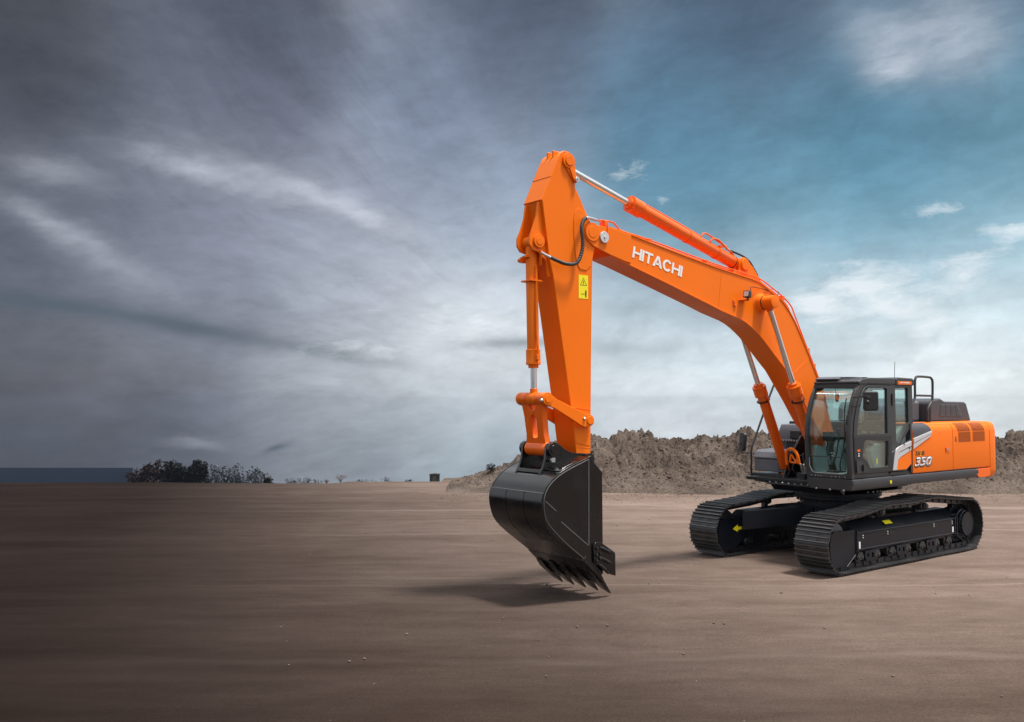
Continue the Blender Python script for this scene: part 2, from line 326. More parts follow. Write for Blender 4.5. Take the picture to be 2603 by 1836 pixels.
        bm = bmesh.new(); bm.from_mesh(me)
        bmesh.ops.remove_doubles(bm, verts=bm.verts, dist=1e-5)
        if recalc: bmesh.ops.recalc_face_normals(bm, faces=bm.faces)
        bm.to_mesh(me); bm.free()
        if smooth:
            for p in me.polygons: p.use_smooth = True
            me.set_sharp_from_angle(angle=radians(angle))
        o = bpy.data.objects.new(name, me); COL.objects.link(o)
        if parent: o.parent = parent
        if bevel:
            b = o.modifiers.new('bevel', 'BEVEL'); b.width = bevel; b.segments = seg; b.limit_method = 'ANGLE'; b.angle_limit = radians(40)
            b.harden_normals = True
        return o

def empty(name, loc, label, cat, group=None):
    o = bpy.data.objects.new(name, None); COL.objects.link(o); o.location = loc
    o['label'] = label; o['category'] = cat
    if group: o['group'] = group
    return o

def arc(cx, cz, r, a0, a1, n=8):
    return [(cx + r * cos(radians(a0 + (a1 - a0) * i / n)), cz + r * sin(radians(a0 + (a1 - a0) * i / n))) for i in range(n + 1)]

def rrect(x0, x1, z0, z1, r, n=4):
    return arc(x1 - r, z1 - r, r, 0, 90, n) + arc(x0 + r, z1 - r, r, 90, 180, n) + arc(x0 + r, z0 + r, r, 180, 270, n) + arc(x1 - r, z0 + r, r, 270, 360, n)

def text_mesh(name, txt, origin, xdir, ydir, height, m, parent, shear=0.0, extrude=0.002, offset=0.0, width=None, label=None):
    cu = bpy.data.curves.new(name, 'FONT'); cu.body = txt; cu.size = 1.0; cu.extrude = 0.0; cu.shear = shear; cu.offset = offset
    t = bpy.data.objects.new(name, cu); COL.objects.link(t)
    dg = bpy.context.evaluated_depsgraph_get(); me = bpy.data.meshes.new_from_object(t.evaluated_get(dg))
    bpy.data.objects.remove(t); me.name = name
    xs = [v.co.x for v in me.vertices]; ys = [v.co.y for v in me.vertices]
    x0, x1, y0, y1 = min(xs), max(xs), min(ys), max(ys)
    X = Vector(xdir).normalized(); Yv = Vector(ydir).normalized(); O = Vector(origin)
    ky = height / (y1 - y0); kx = (width / (x1 - x0)) if width else ky
    for v in me.vertices: v.co = O + X * (v.co.x - x0) * kx + Yv * (v.co.y - y0) * ky
    me.materials.append(m)
    o = bpy.data.objects.new(name, me); COL.objects.link(o); o.parent = parent
    so = o.modifiers.new('thick', 'SOLIDIFY'); so.thickness = extrude; so.offset = 0
    return o
# ------------------------------------------------------------------ ground
def ground_mat():
    m = bpy.data.materials.new('packed_soil'); m.use_nodes = True; nt = m.node_tree; N = nt.nodes.new; L = nt.links.new
    b = nt.nodes['Principled BSDF']; b.inputs['Specular IOR Level'].default_value = 0.04
    tc = N('ShaderNodeTexCoord')
    mp = N('ShaderNodeMapping'); mp.vector_type = 'TEXTURE'; mp.inputs['Rotation'].default_value = (0, 0, atan2(RGT.y, RGT.x) + 0.03)
    L(tc.outputs['Object'], mp.inputs[0]); P = mp.outputs[0]       # x along the graded direction
    def noise(vec, sc, scale=1.0, detail=6, rough=0.6):
        k = N('ShaderNodeMapping'); k.inputs['Scale'].default_value = sc; L(vec, k.inputs[0])
        n = N('ShaderNodeTexNoise'); n.inputs['Scale'].default_value = scale; n.inputs['Detail'].default_value = detail; n.inputs['Roughness'].default_value = rough
        L(k.outputs[0], n.inputs['Vector']); return n.outputs[0]
    def mr(v, a, b_, c, d):
        n = N('ShaderNodeMapRange'); L(v, n.inputs[0]); n.inputs[1].default_value = a; n.inputs[2].default_value = b_; n.inputs[3].default_value = c; n.inputs[4].default_value = d
        return n.outputs[0]
    def mix(f, a, b_, mode='MIX'):
        n = N('ShaderNodeMixRGB'); n.blend_type = mode
        for i, v in enumerate((f, a, b_)):
            if isinstance(v, (int, float)): n.inputs[i].default_value = v
            elif isinstance(v, tuple): n.inputs[i].default_value = v
            else: L(v, n.inputs[i])
        return n.outputs[0]
    def mth(op, a, b_=None):
        n = N('ShaderNodeMath'); n.operation = op
        for i, v in enumerate((a, b_)):
            if v is None: continue
            if isinstance(v, (int, float)): n.inputs[i].default_value = v
            else: L(v, n.inputs[i])
        return n.outputs[0]
    streak = noise(P, (0.16, 0.9, 1), 1.0, 9, 0.66)
    streak2 = noise(P, (0.35, 5.5, 1), 1.0, 6, 0.6)
    patch = noise(P, (0.25, 0.5, 1), 0.8, 6, 0.6)
    grit = noise(P, (1, 1, 1), 38, 5, 0.75)
    fine = noise(P, (1, 1, 1), 150, 3, 0.7)
    dry = (0.160, 0.119, 0.100, 1); pale = (0.225, 0.175, 0.152, 1); dull = (0.128, 0.094, 0.078, 1)
    c = mix(mr(streak, 0.38, 0.66, 0, 1), dry, pale)
    c = mix(mr(patch, 0.42, 0.68, 0, 0.75), c, dull)
    mott = noise(P, (0.8, 1.6, 1), 1.7, 8, 0.68)
    c = mix(0.8, c, mix(mr(mott, 0.32, 0.68, 0, 1), (0.82, 0.81, 0.80, 1), (1.20, 1.20, 1.19, 1)), 'MULTIPLY')
    c = mix(0.5, c, mix(mr(streak2, 0.3, 0.7, 0, 1), (0.92, 0.92, 0.92, 1), (1.09, 1.09, 1.09, 1)), 'MULTIPLY')
    c = mix(0.7, c, mix(mr(grit, 0.3, 0.7, 0, 1), (0.55, 0.55, 0.55, 1), (1.45, 1.43, 1.40, 1)), 'MULTIPLY')
    c = mix(0.6, c, mix(mr(fine, 0.3, 0.7, 0, 1), (0.75, 0.75, 0.75, 1), (1.25, 1.24, 1.22, 1)), 'MULTIPLY')
    # faint pale wheel lines left on the packed surface
    sx = N('ShaderNodeSeparateXYZ'); L(P, sx.inputs[0])
    wobb = mth('MULTIPLY', mth('SUBTRACT', noise(P, (0.12, 0.12, 1), 1.0, 4, 0.6), 0.5), 1.6)
    yy = mth('ADD', sx.outputs[1], wobb)
    o0 = Matrix.Rotation(-(atan2(RGT.y, RGT.x) + 0.03), 3, 'Z')
    for (s_, t_, w_, k_) in ((0, 13.6, 0.05, 0.5), (0, 14.1, 0.09, 0.3), (0, 9.7, 0.16, 0.35), (0, 19.0, 0.15, 0.4), (0, 23.0, 0.3, 0.35)):
        y0 = (o0 @ place(s_, t_)).y
        d = mth('ABSOLUTE', mth('SUBTRACT', yy, y0)); f = mr(d, 0.0, w_, k_, 0.0)
        f = mth('MULTIPLY', f, mr(streak, 0.35, 0.55, 0.2, 1.0))
        c = mix(f, c, (0.32, 0.265, 0.238, 1))
    # darkening painted into the ground colour towards the front, with an uneven border
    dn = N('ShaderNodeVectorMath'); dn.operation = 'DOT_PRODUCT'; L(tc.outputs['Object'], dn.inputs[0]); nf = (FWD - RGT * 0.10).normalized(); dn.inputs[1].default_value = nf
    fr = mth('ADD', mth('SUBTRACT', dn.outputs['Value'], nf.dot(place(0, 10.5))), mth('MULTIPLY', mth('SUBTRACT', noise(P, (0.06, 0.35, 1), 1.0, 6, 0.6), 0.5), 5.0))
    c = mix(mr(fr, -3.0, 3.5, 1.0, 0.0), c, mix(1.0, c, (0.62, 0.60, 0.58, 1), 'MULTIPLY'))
    # shade painted into the soil colour over the left, with a ragged border
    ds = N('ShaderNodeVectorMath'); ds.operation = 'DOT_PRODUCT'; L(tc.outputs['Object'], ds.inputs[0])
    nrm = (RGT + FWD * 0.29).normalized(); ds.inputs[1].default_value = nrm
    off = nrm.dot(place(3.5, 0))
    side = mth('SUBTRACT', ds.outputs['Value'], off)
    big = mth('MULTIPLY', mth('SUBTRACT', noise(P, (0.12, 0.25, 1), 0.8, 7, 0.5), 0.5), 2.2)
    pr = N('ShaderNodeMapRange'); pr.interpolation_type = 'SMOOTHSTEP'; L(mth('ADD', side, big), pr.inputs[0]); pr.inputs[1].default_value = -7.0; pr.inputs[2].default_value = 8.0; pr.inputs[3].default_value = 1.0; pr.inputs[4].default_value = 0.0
    left_shade = pr.outputs[0]
    c = mix(left_shade, c, mix(0.8, mix(mr(streak, 0.38, 0.66, 0, 1), (0.010, 0.006, 0.005, 1), (0.018, 0.0115, 0.0098, 1)), mix(mr(grit, 0.3, 0.7, 0, 1), (0.7, 0.7, 0.7, 1), (1.3, 1.28, 1.25, 1)), 'MULTIPLY'))
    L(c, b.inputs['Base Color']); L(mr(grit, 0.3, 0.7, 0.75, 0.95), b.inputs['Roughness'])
    h = mth('ADD', mth('MULTIPLY', grit, 0.6), mth('ADD', mth('MULTIPLY', fine, 0.3), mth('MULTIPLY', mott, 1.2)))
    bp = N('ShaderNodeBump'); bp.inputs['Strength'].default_value = 0.55; bp.inputs['Distance'].default_value = 0.03; L(h, bp.inputs['Height']); L(bp.outputs[0], b.inputs['Normal'])
    return m
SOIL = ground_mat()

EDGE = 30.6
def ground_z(s, t):
    e = EDGE + 0.5 * noise.noise(Vector((s * 0.07, 3.1, 0))) + (0.6 if s > -6 else 0)
    if t < e: z = 0.0
    else:
        d = t - e; z = -0.098 * d - 0.25 * min(1, d)
        if z < -61: z = -61
        if t > 560: z = -61 - (t - 560) * 0.5
    if t > -60 and t < 60 and abs(s) < 60:
        z += 0.02 * noise.noise(Vector((s * 0.35, t * 0.8, 1.7))) + 0.010 * noise.noise(Vector((s * 1.3, t * 2.6, 4.7)))
    return z

def build_ground():
    ss = sorted(set([-3000, -1500, -800, -400, -200, -120, -80, -60] + [x * 0.5 for x in range(-90, 71)] + [50, 80, 120, 200, 400, 800, 1500, 3000]))
    tt = [-3000, -1000, -300, -100, -50, -25, -12, -6, 0] + [x * 0.4 for x in range(5, 72)] + [29 + 0.2 * i for i in range(0, 22)] + [34, 36, 40, 48, 60, 80, 110, 150, 220, 300, 400, 520, 560, 600, 700]
    mb = MB(); W = len(ss)
    mb.v = [tuple(place(s, t, ground_z(s, t))) for t in tt for s in ss]
    mb.f = [(j * W + i, j * W + i + 1, (j + 1) * W + i + 1, (j + 1) * W + i) for j in range(len(tt) - 1) for i in range(W - 1)]
    mb.m = [0] * len(mb.f)
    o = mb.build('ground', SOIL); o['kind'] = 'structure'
build_ground()

# sea beyond the plateau, on the left
def build_water():
    m = mat('sea_water', (0.0035, 0.0055, 0.011), 0.9, spec=0.0, bump=0.3, bscale=0.2)
    mb = MB()
    pts = [(-900, 545)]
    far = [(-900, 874), (-357, 872), (-290, 710)]
    loop = [place(s, t, -60.0) for s, t in pts + far + [(-223, 545)]]
    mb.add(loop, [tuple(range(len(loop)))])
    o = mb.build('water', m); o['kind'] = 'structure'
build_water()

# ------------------------------------------------------------------ dirt mound
def soil_mat2():
    m = bpy.data.materials.new('heaped_soil'); m.use_nodes = True; nt = m.node_tree; N = nt.nodes.new; L = nt.links.new
    b = nt.nodes['Principled BSDF']; b.inputs['Roughness'].default_value = 0.95; b.inputs['Specular IOR Level'].default_value = 0.1
    tc = N('ShaderNodeTexCoord'); n = N('ShaderNodeTexNoise'); n.inputs['Scale'].default_value = 0.9; n.inputs['Detail'].default_value = 8; L(tc.outputs['Object'], n.inputs['Vector'])
    n2 = N('ShaderNodeTexNoise'); n2.inputs['Scale'].default_value = 14; n2.inputs['Detail'].default_value = 6; n2.inputs['Roughness'].default_value = 0.7; L(tc.outputs['Object'], n2.inputs['Vector'])
    r = N('ShaderNodeValToRGB'); r.color_ramp.elements[0].position = 0.36; r.color_ramp.elements[0].color = (0.100, 0.079, 0.067, 1)
    r.color_ramp.elements[1].position = 0.64; r.color_ramp.elements[1].color = (0.175, 0.140, 0.118, 1); L(n.outputs[0], r.inputs[0])
    r2 = N('ShaderNodeValToRGB'); r2.color_ramp.elements[0].position = 0.3; r2.color_ramp.elements[0].color = (0.55, 0.53, 0.52, 1)
    r2.color_ramp.elements[1].position = 0.7; r2.color_ramp.elements[1].color = (1.3, 1.28, 1.25, 1); L(n2.outputs[0], r2.inputs[0])
    mx = N('ShaderNodeMixRGB'); mx.blend_type = 'MULTIPLY'; mx.inputs[0].default_value = 1; L(r.outputs[0], mx.inputs[1]); L(r2.outputs[0], mx.inputs[2]); L(mx.outputs[0], b.inputs['Base Color'])
    bp = N('ShaderNodeBump'); bp.inputs['Strength'].default_value = 1.0; bp.inputs['Distance'].default_value = 0.08; L(n2.outputs[0], bp.inputs['Height']); L(bp.outputs[0], b.inputs['Normal'])
    return m
HEAP = soil_mat2()
def crest(s):
    if s <= MOUND[0][0]: return 0.0
    if s >= MOUND[-1][0]: return 0.0
    for (a, za), (b, zb) in zip(MOUND, MOUND[1:]):
        if a <= s <= b: return za + (zb - za) * (s - a) / (b - a)
    return 0
def heap_z(s, t):
    h = crest(s)
    tc_ = 29.6 + 0.5 * noise.noise(Vector((s * 0.3, 0, 9)))
    foot = 27.0 + 0.6 * noise.noise(Vector((s * 0.25, 7, 2)))
    if t < tc_:
        k = min(1.0, max(0.0, (t - foot) / (tc_ - foot))); z = h * (k ** 0.85) * (1 + 0.4 * noise.noise(Vector((s * 0.6, t * 0.8, 0))) * (1 - k) * k)
    else:
        k = max(0.0, 1 - (t - tc_) / 3.0); z = h * (k ** 0.9)
    if h <= 0: return -0.03
    p = Vector((s, t, z)); amp = min(1.0, z * 0.9 + 0.10) if k > 0 else 0.10 * min(1, max(0, (t - 26.2)))
    q = Vector((s + 0.15 * noise.noise(p * 3), t + 0.15 * noise.noise(p * 3 + Vector((5, 5, 5))), z))
    z += amp * (0.13 * noise.noise(p * 1.3) + 0.08 * noise.noise(p * 3.1 + Vector((9, 0, 0))))
    f = noise.voronoi(q * 3.6)[0][0]; z += amp * 0.30 * (0.28 - f * f)
    f = noise.voronoi(q * 8.0 + Vector((4, 1, 7)))[0][0]; z += amp * 0.17 * (0.28 - f * f)
    z += amp * 0.05 * noise.noise(p * 15)
    return z - 0.02
def build_mound():
    mb = MB(); ds = 0.045; dt = 0.055
    s0, s1, t0, t1 = -2.4, 20.6, 25.8, 32.9
    ns = int((s1 - s0) / ds); ntt = int((t1 - t0) / dt)
    for j in range(ntt + 1):
        t = t0 + j * dt
        for i in range(ns + 1):
            s = s0 + i * ds; z = heap_z(s, t)
            edge = min((t - t0), (t1 - t), (s - s0), (s1 - s))
            if edge < 0.4: z = min(z, -0.04 + 0.05 * edge)
            mb.v.append(tuple(place(s, t, z)))
    W = ns + 1
    mb.f = [(j * W + i, j * W + i + 1, (j + 1) * W + i + 1, (j + 1) * W + i) for j in range(ntt) for i in range(ns)]
    mb.m = [0] * len(mb.f)
    # clods lying on the heap and at its foot
    random.seed(11)
    for _ in range(6500):
        s = random.uniform(-2.0, 20.2); t = 26.4 + 3.6 * random.random() ** 0.8
        if random.random() < 0.15: t = random.uniform(24.6, 26.8)
        z = max(heap_z(s, t), ground_z(s, t)) if t > 25.9 else ground_z(s, t)
        r = random.uniform(0.014, 0.036) * (1.0 if z > 0.15 else 0.6)
        if random.random() < 0.03: r *= 1.8
        c = place(s, t, z + r * 0.05)
        vs = []; q = Matrix.Rotation(random.uniform(0, 6), 3, 'Z')
        for v in ICO[0]:
            k2 = 1 + 0.5 * noise.noise(Vector(v) * 1.7 + Vector((_, 0, 0)))
            vv = q @ (Vector(v) * r * k2); vs.append(c + Vector((vv.x, vv.y, vv.z * 0.75)))
        mb.add(vs, ICO[1])
    o = mb.build('dirt_mound', HEAP, smooth=True, angle=35, recalc=False)
    o['label'] = 'long brown heap of loose clods of earth behind the excavator'; o['category'] = 'dirt mound'
def ico(sub=1):
    bm = bmesh.new(); bmesh.ops.create_icosphere(bm, subdivisions=sub, radius=1.0)
    vs = [tuple(v.co) for v in bm.verts]; fs = [tuple(v.index for v in f.verts) for f in bm.faces]; bm.free(); return vs, fs
ICO = ico(1)
build_mound()

def marker():
    mb = MB(); p = place((1771 - 1301.5) / 2346 * 28.6, 28.6, 0.85)
    M = Matrix.Translation(p) @ Matrix.Rotation(YAW, 4, 'Z') @ Matrix.Rotation(0.06, 4, 'X')
    mb.box(-0.025, 0.025, -0.03, 0.03, -0.25, 0.13, M=M)
    mb.box(-0.03, 0.03, -0.035, 0.035, 0.10, 0.125, M=M)
    m = mat('faded_red_paint', (0.26, 0.07, 0.05), 0.8, var=0.3)
    o = mb.build('marker_post', m, bevel=0.004); o['label'] = 'short faded red post stuck in the earth heap'; o['category'] = 'post'
marker()

def pebbles():
    random.seed(21); mb = MB()
    for _ in range(170):
        t = random.uniform(6.5, 26); s = random.uniform(-0.25, 0.58) * t
        r = random.choice((0.006, 0.008, 0.010, 0.014)) * (1 + 0.03 * t)
        if random.random() < 0.02: r *= 1.8
        c = place(s, t, r * 0.3)
        mb.add([c + Vector((v[0] * r, v[1] * r, v[2] * r * 0.6)) for v in ICO[0]], ICO[1])
    o = mb.build('pebbles', mat('pebble', (0.13, 0.105, 0.09), 0.9, var=0.35, vscale=9), smooth=True, angle=60, recalc=False)
    o['kind'] = 'stuff'; o['label'] = 'small pale pebbles scattered over the packed soil'
pebbles()

# ------------------------------------------------------------------ far vegetation
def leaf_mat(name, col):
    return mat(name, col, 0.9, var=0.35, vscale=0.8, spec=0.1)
LEAF_DK = leaf_mat('dark_leaves', (0.016, 0.017, 0.013)); LEAF_BR = leaf_mat('rusty_leaves', (0.05, 0.033, 0.03)); LEAF_HZ = leaf_mat('hazed_leaves', (0.12, 0.135, 0.155))  # the pale grey leaf colour has distance haze painted in
BARK = mat('bark', (0.06, 0.05, 0.045), 0.9, var=0.3); BARKG = mat('pale_bark', (0.17, 0.15, 0.15), 0.9, var=0.3)

def shrub(s, t, w, h, m, label, seed, group=None, name='shrub', leaves=1300):
    random.seed(seed); zb = ground_z(s, t); base = place(s, t, zb - 0.1)
    root = empty(name, base, label, 'shrub', group)
    st = MB(); br = []
    for i in range(7):
        a = random.uniform(0, 2 * pi); tip = Vector((cos(a) * w * 0.32 * random.random(), sin(a) * w * 0.32 * random.random(), h * random.uniform(0.5, 0.8)))
        mid = tip * 0.5 + Vector((random.uniform(-.1, .1), random.uniform(-.1, .1), 0)) * w
        st.tube([(0, 0, -0.2), mid, tip], lambda q: h * 0.03 * (1 - 0.8 * q), n=6); br.append(tip)
    st.build('trunk', BARK, root)
    lf = MB(); clumps = []
    for i in range(22):
        a = random.uniform(0, 2 * pi); rr = sqrt(random.random()) * w * 0.46
        x = cos(a) * rr; zc = h * random.uniform(0.30, 0.84) * (1 - 0.35 * (rr / (w * 0.5)) ** 2)
        clumps.append((Vector((x, sin(a) * rr, zc)), random.uniform(0.12, 0.24) * min(w, h)))
    for _ in range(leaves):
        c, r = random.choice(clumps)
        d = Vector((random.gauss(0, 1), random.gauss(0, 1), random.gauss(0, 1))).normalized() * r * random.random() ** 0.4
        p = c + d
        if p.z < 0.05: p.z = 0.05
        u = Vector((random.gauss(0, 1), random.gauss(0, 1), random.gauss(0, 1))).normalized(); v = u.orthogonal().normalized(); k = random.uniform(0.035, 0.08) * h * 0.8
        lf.add([p - u * k, p + v * k * 0.6, p + u * k, p - v * k * 0.6], [(0, 1, 2, 3)])
    lf.build('crown', m, root, smooth=False)
    return root
PX = lambda x, t: (x - 1301.5) / 2346 * t
G1 = 'bushes beyond the edge of the site'
T = 205.0
def sh(x, wpx, hpx, m, label, seed, t=T, **k):
    s = PX(x, t); zb = ground_z(s, t); vis = 2.685 - (1226 - 1020) / 2346 * t     # height of the plateau edge's sight line there
    h = ((vis - zb) + hpx * t / 2346) * 1.2
    return shrub(s, t, wpx * t / 2346 * 1.35, h, m, label, seed, **k)
sh(362, 50, 34, LEAF_BR, 'low rusty bush at the left end of the dark thicket', 1, group=G1)
sh(398, 56, 50, LEAF_BR, 'reddish brown bush, second from the left in the dark thicket', 2, group=G1, leaves=1400)
sh(436, 60, 50, LEAF_DK, 'dark brown bush in the middle of the thicket on the left', 3, group=G1, leaves=1500)
sh(472, 62, 52, LEAF_DK, 'blackish green bush, broad and flat topped, in the thicket', 4, group=G1, leaves=1500)
sh(506, 46, 52, LEAF_DK, 'darkest tall bush at the right end of the thicket', 5, group=G1, leaves=1400)
sh(556, 66, 42, LEAF_HZ, 'pale grey misty bush just right of the dark thicket', 6, t=330, group=G1, leaves=1100)
sh(606, 60, 38, LEAF_HZ, 'pale grey misty bush between two other misty bushes', 7, t=335, group=G1, leaves=1000)
sh(655, 56, 34, LEAF_HZ, 'pale grey misty bush furthest right of the misty three', 8, t=340, group=G1, leaves=900)
sh(684, 22, 17, LEAF_DK, 'small round black bush standing alone on the edge', 9, t=120, leaves=800)
sh(612, 30, 8, LEAF_DK, 'very low dark scrub in front of the misty bushes', 10, t=120, leaves=500)
sh(740, 26, 14, LEAF_HZ, 'thin grey bush right of the small black bush', 12, t=200, leaves=300)
sh(808, 20, 14, LEAF_HZ, 'small grey bush left of the bare tree', 13, t=200, leaves=300)
sh(1040, 22, 10, LEAF_DK, 'flat dark bush between bare tree and square hut', 14, t=160, leaves=500)

sh(775, 40, 12, LEAF_HZ, 'low wide misty scrub between the thin bush and bare trees', 15, t=260, leaves=500)
sh(930, 60, 10, LEAF_HZ, 'low misty scrub just right of the round bare tree', 16, t=280, leaves=500)
sh(985, 30, 13, LEAF_HZ, 'small misty bush left of the flat dark bush', 17, t=240, leaves=400)
sh(1165, 46, 9, LEAF_HZ, 'thin misty scrub right of the square hut', 18, t=240, leaves=400)
def bare_tree(x, wpx, hpx, t, seed, label):
    s = PX(x, t); zb = ground_z(s, t); vis = 2.685 - (1226 - 1020) / 2346 * t
    h = (vis - zb) + hpx * t / 2346; w = wpx * t / 2346
    random.seed(seed); root = empty('bare_tree', place(s, t, zb), label, 'tree')
    tr = MB(); tr.tube([(0, 0, -0.2), (0.05, 0, h * 0.2), (0, 0.1, h * 0.45)], lambda q: h * 0.045 * (1 - 0.5 * q), n=8); tr.build('trunk', BARKG, root)
    tw = MB()
    def grow(p, d, l, r, dep):
        q = p + d * l; tw.tube([p, p + d * l * 0.5 + Vector((random.gauss(0, .04), random.gauss(0, .04), 0)) * l, q], lambda k: r * (1 - 0.5 * k), n=4, sub=2)
        if dep == 0: return
        for _ in range(3):
            nd = (d + Vector((random.gauss(0, .6), random.gauss(0, .6), random.gauss(0.05, .35)))).normalized()
            grow(q, nd, l * random.uniform(0.6, 0.85), r * 0.55, dep - 1)
    for i in range(8):
        a = 2 * pi * i / 8; grow(Vector((0, 0, h * random.uniform(0.3, 0.45))), Vector((cos(a) * w * 0.08, sin(a) * w * 0.08, random.uniform(0.2, 0.8))).normalized(), w * 0.2, h * 0.018, 3)
    tw.build('crown', BARKG, root)
bare_tree(868, 42, 34, 150, 3, 'bare twiggy grey tree with round crown beyond the site')
bare_tree(832, 26, 26, 165, 6, 'smaller bare grey tree just left of the round bare tree')

def hut():
    t = 150.0; s = PX(1106, t); zb = ground_z(s, t); top = 2.685 - (1203 - 1020) / 2346 * t
    w = 24 * t / 2346; root = empty('hut', place(s, t, zb), 'small square dark green hut at the far edge of the site', 'hut')
    root.rotation_euler = (0, 0, YAW - pi / 2)
    g = mat('dark_green_boards', (0.022, 0.028, 0.022), 0.8, var=0.3)
    mb = MB(); H = top - zb
    mb.box(-w / 2, w / 2, -w / 2, w / 2, -0.3, H - 0.16); mb.build('wall', g, root, bevel=0.02)
    r = MB(); r.ext([(-w / 2 - 0.1, H - 0.16), (w / 2 + 0.1, H - 0.16), (w / 2 + 0.1, H - 0.08), (0, H), (-w / 2 - 0.1, H - 0.1)], -w / 2 - 0.1, w / 2 + 0.1); r.build('roof', g, root)
    d = MB(); d.box(-0.3, 0.3, -w / 2 - 0.03, -w / 2, 0.2, H - 0.3); d.build('door', mat('grey_door', (0.05, 0.05, 0.05), 0.7), root)
hut()
# low bush on the mound's tail
def tail_bush():
    t = 29.3; s = PX(1248, t); h = crest(s)
    random.seed(5); root = empty('shrub', place(s, t, h - 0.02), 'little dark scraggly bush on the low end of the earth heap', 'shrub')
    st = MB()
    for i in range(9):
        a = random.uniform(0, 2 * pi); st.tube([(0, 0, -0.05), (cos(a) * .05, sin(a) * .05, .1), (cos(a) * .14, sin(a) * .14, random.uniform(.15, .26))], lambda q: 0.008 * (1 - 0.7 * q), n=5)
    st.build('trunk', BARK, root); lf = MB()
    for _ in range(500):
        a = random.uniform(0, 2 * pi); r = random.random() ** .5 * 0.16; p = Vector((cos(a) * r, sin(a) * r, random.uniform(0.05, 0.30 - r * 0.5)))
        u = Vector((random.gauss(0, 1), random.gauss(0, 1), random.gauss(0, 1))).normalized(); v = u.orthogonal().normalized()
        lf.add([p - u * .018, p + v * .011, p + u * .018, p - v * .011], [(0, 1, 2, 3)])
    lf.build('crown', LEAF_DK, root, smooth=False)
tail_bush()
# ================================================================== the excavator
EX = empty('excavator', (0, 0, 0), 'orange and black crawler excavator with its bucket lowered to the ground', 'excavator')
YB = -0.1      # centre plane of boom and arm

# ------------------------------------------------------------------ undercarriage
def track_path():
    pts = []
    fx, fz, fr = 1.92, 0.455, 0.42; rx, rz, rr = -2.05, 0.475, 0.44
    pts += [(fx - (fx - rx) * i / 40, 0.035) for i in range(41)]
    pts += arc(rx, rz, rr, 270, 90, 26)[1:]
    top = [(-2.05, 0.915), (-1.55, 0.955), (-0.9, 1.018), (-0.75, 1.022), (-0.1, 0.985), (0.5, 0.992), (0.62, 0.985), (1.2, 0.915), (1.92, 0.875)]
    for a, b in zip(top, top[1:]):
        for i in range(1, 9): pts.append((a[0] + (b[0] - a[0]) * i / 8, a[1] + (b[1] - a[1]) * i / 8))
    pts += arc(fx, fz, fr, 90, -90, 26)[1:-1]
    return pts
def sample(pts, n):
    P = pts + [pts[0]]; d = [0]
    for a, b in zip(P, P[1:]): d.append(d[-1] + math.dist(a, b))
    out = []; L = d[-1]; k = 0
    for i in range(n):
        s = L * (i + 0.37) / n
        while d[k + 1] < s: k += 1
        f = (s - d[k]) / (d[k + 1] - d[k]); a, b = P[k], P[k + 1]
        out.append(((a[0] + (b[0] - a[0]) * f, a[1] + (b[1] - a[1]) * f)))
    return out, L
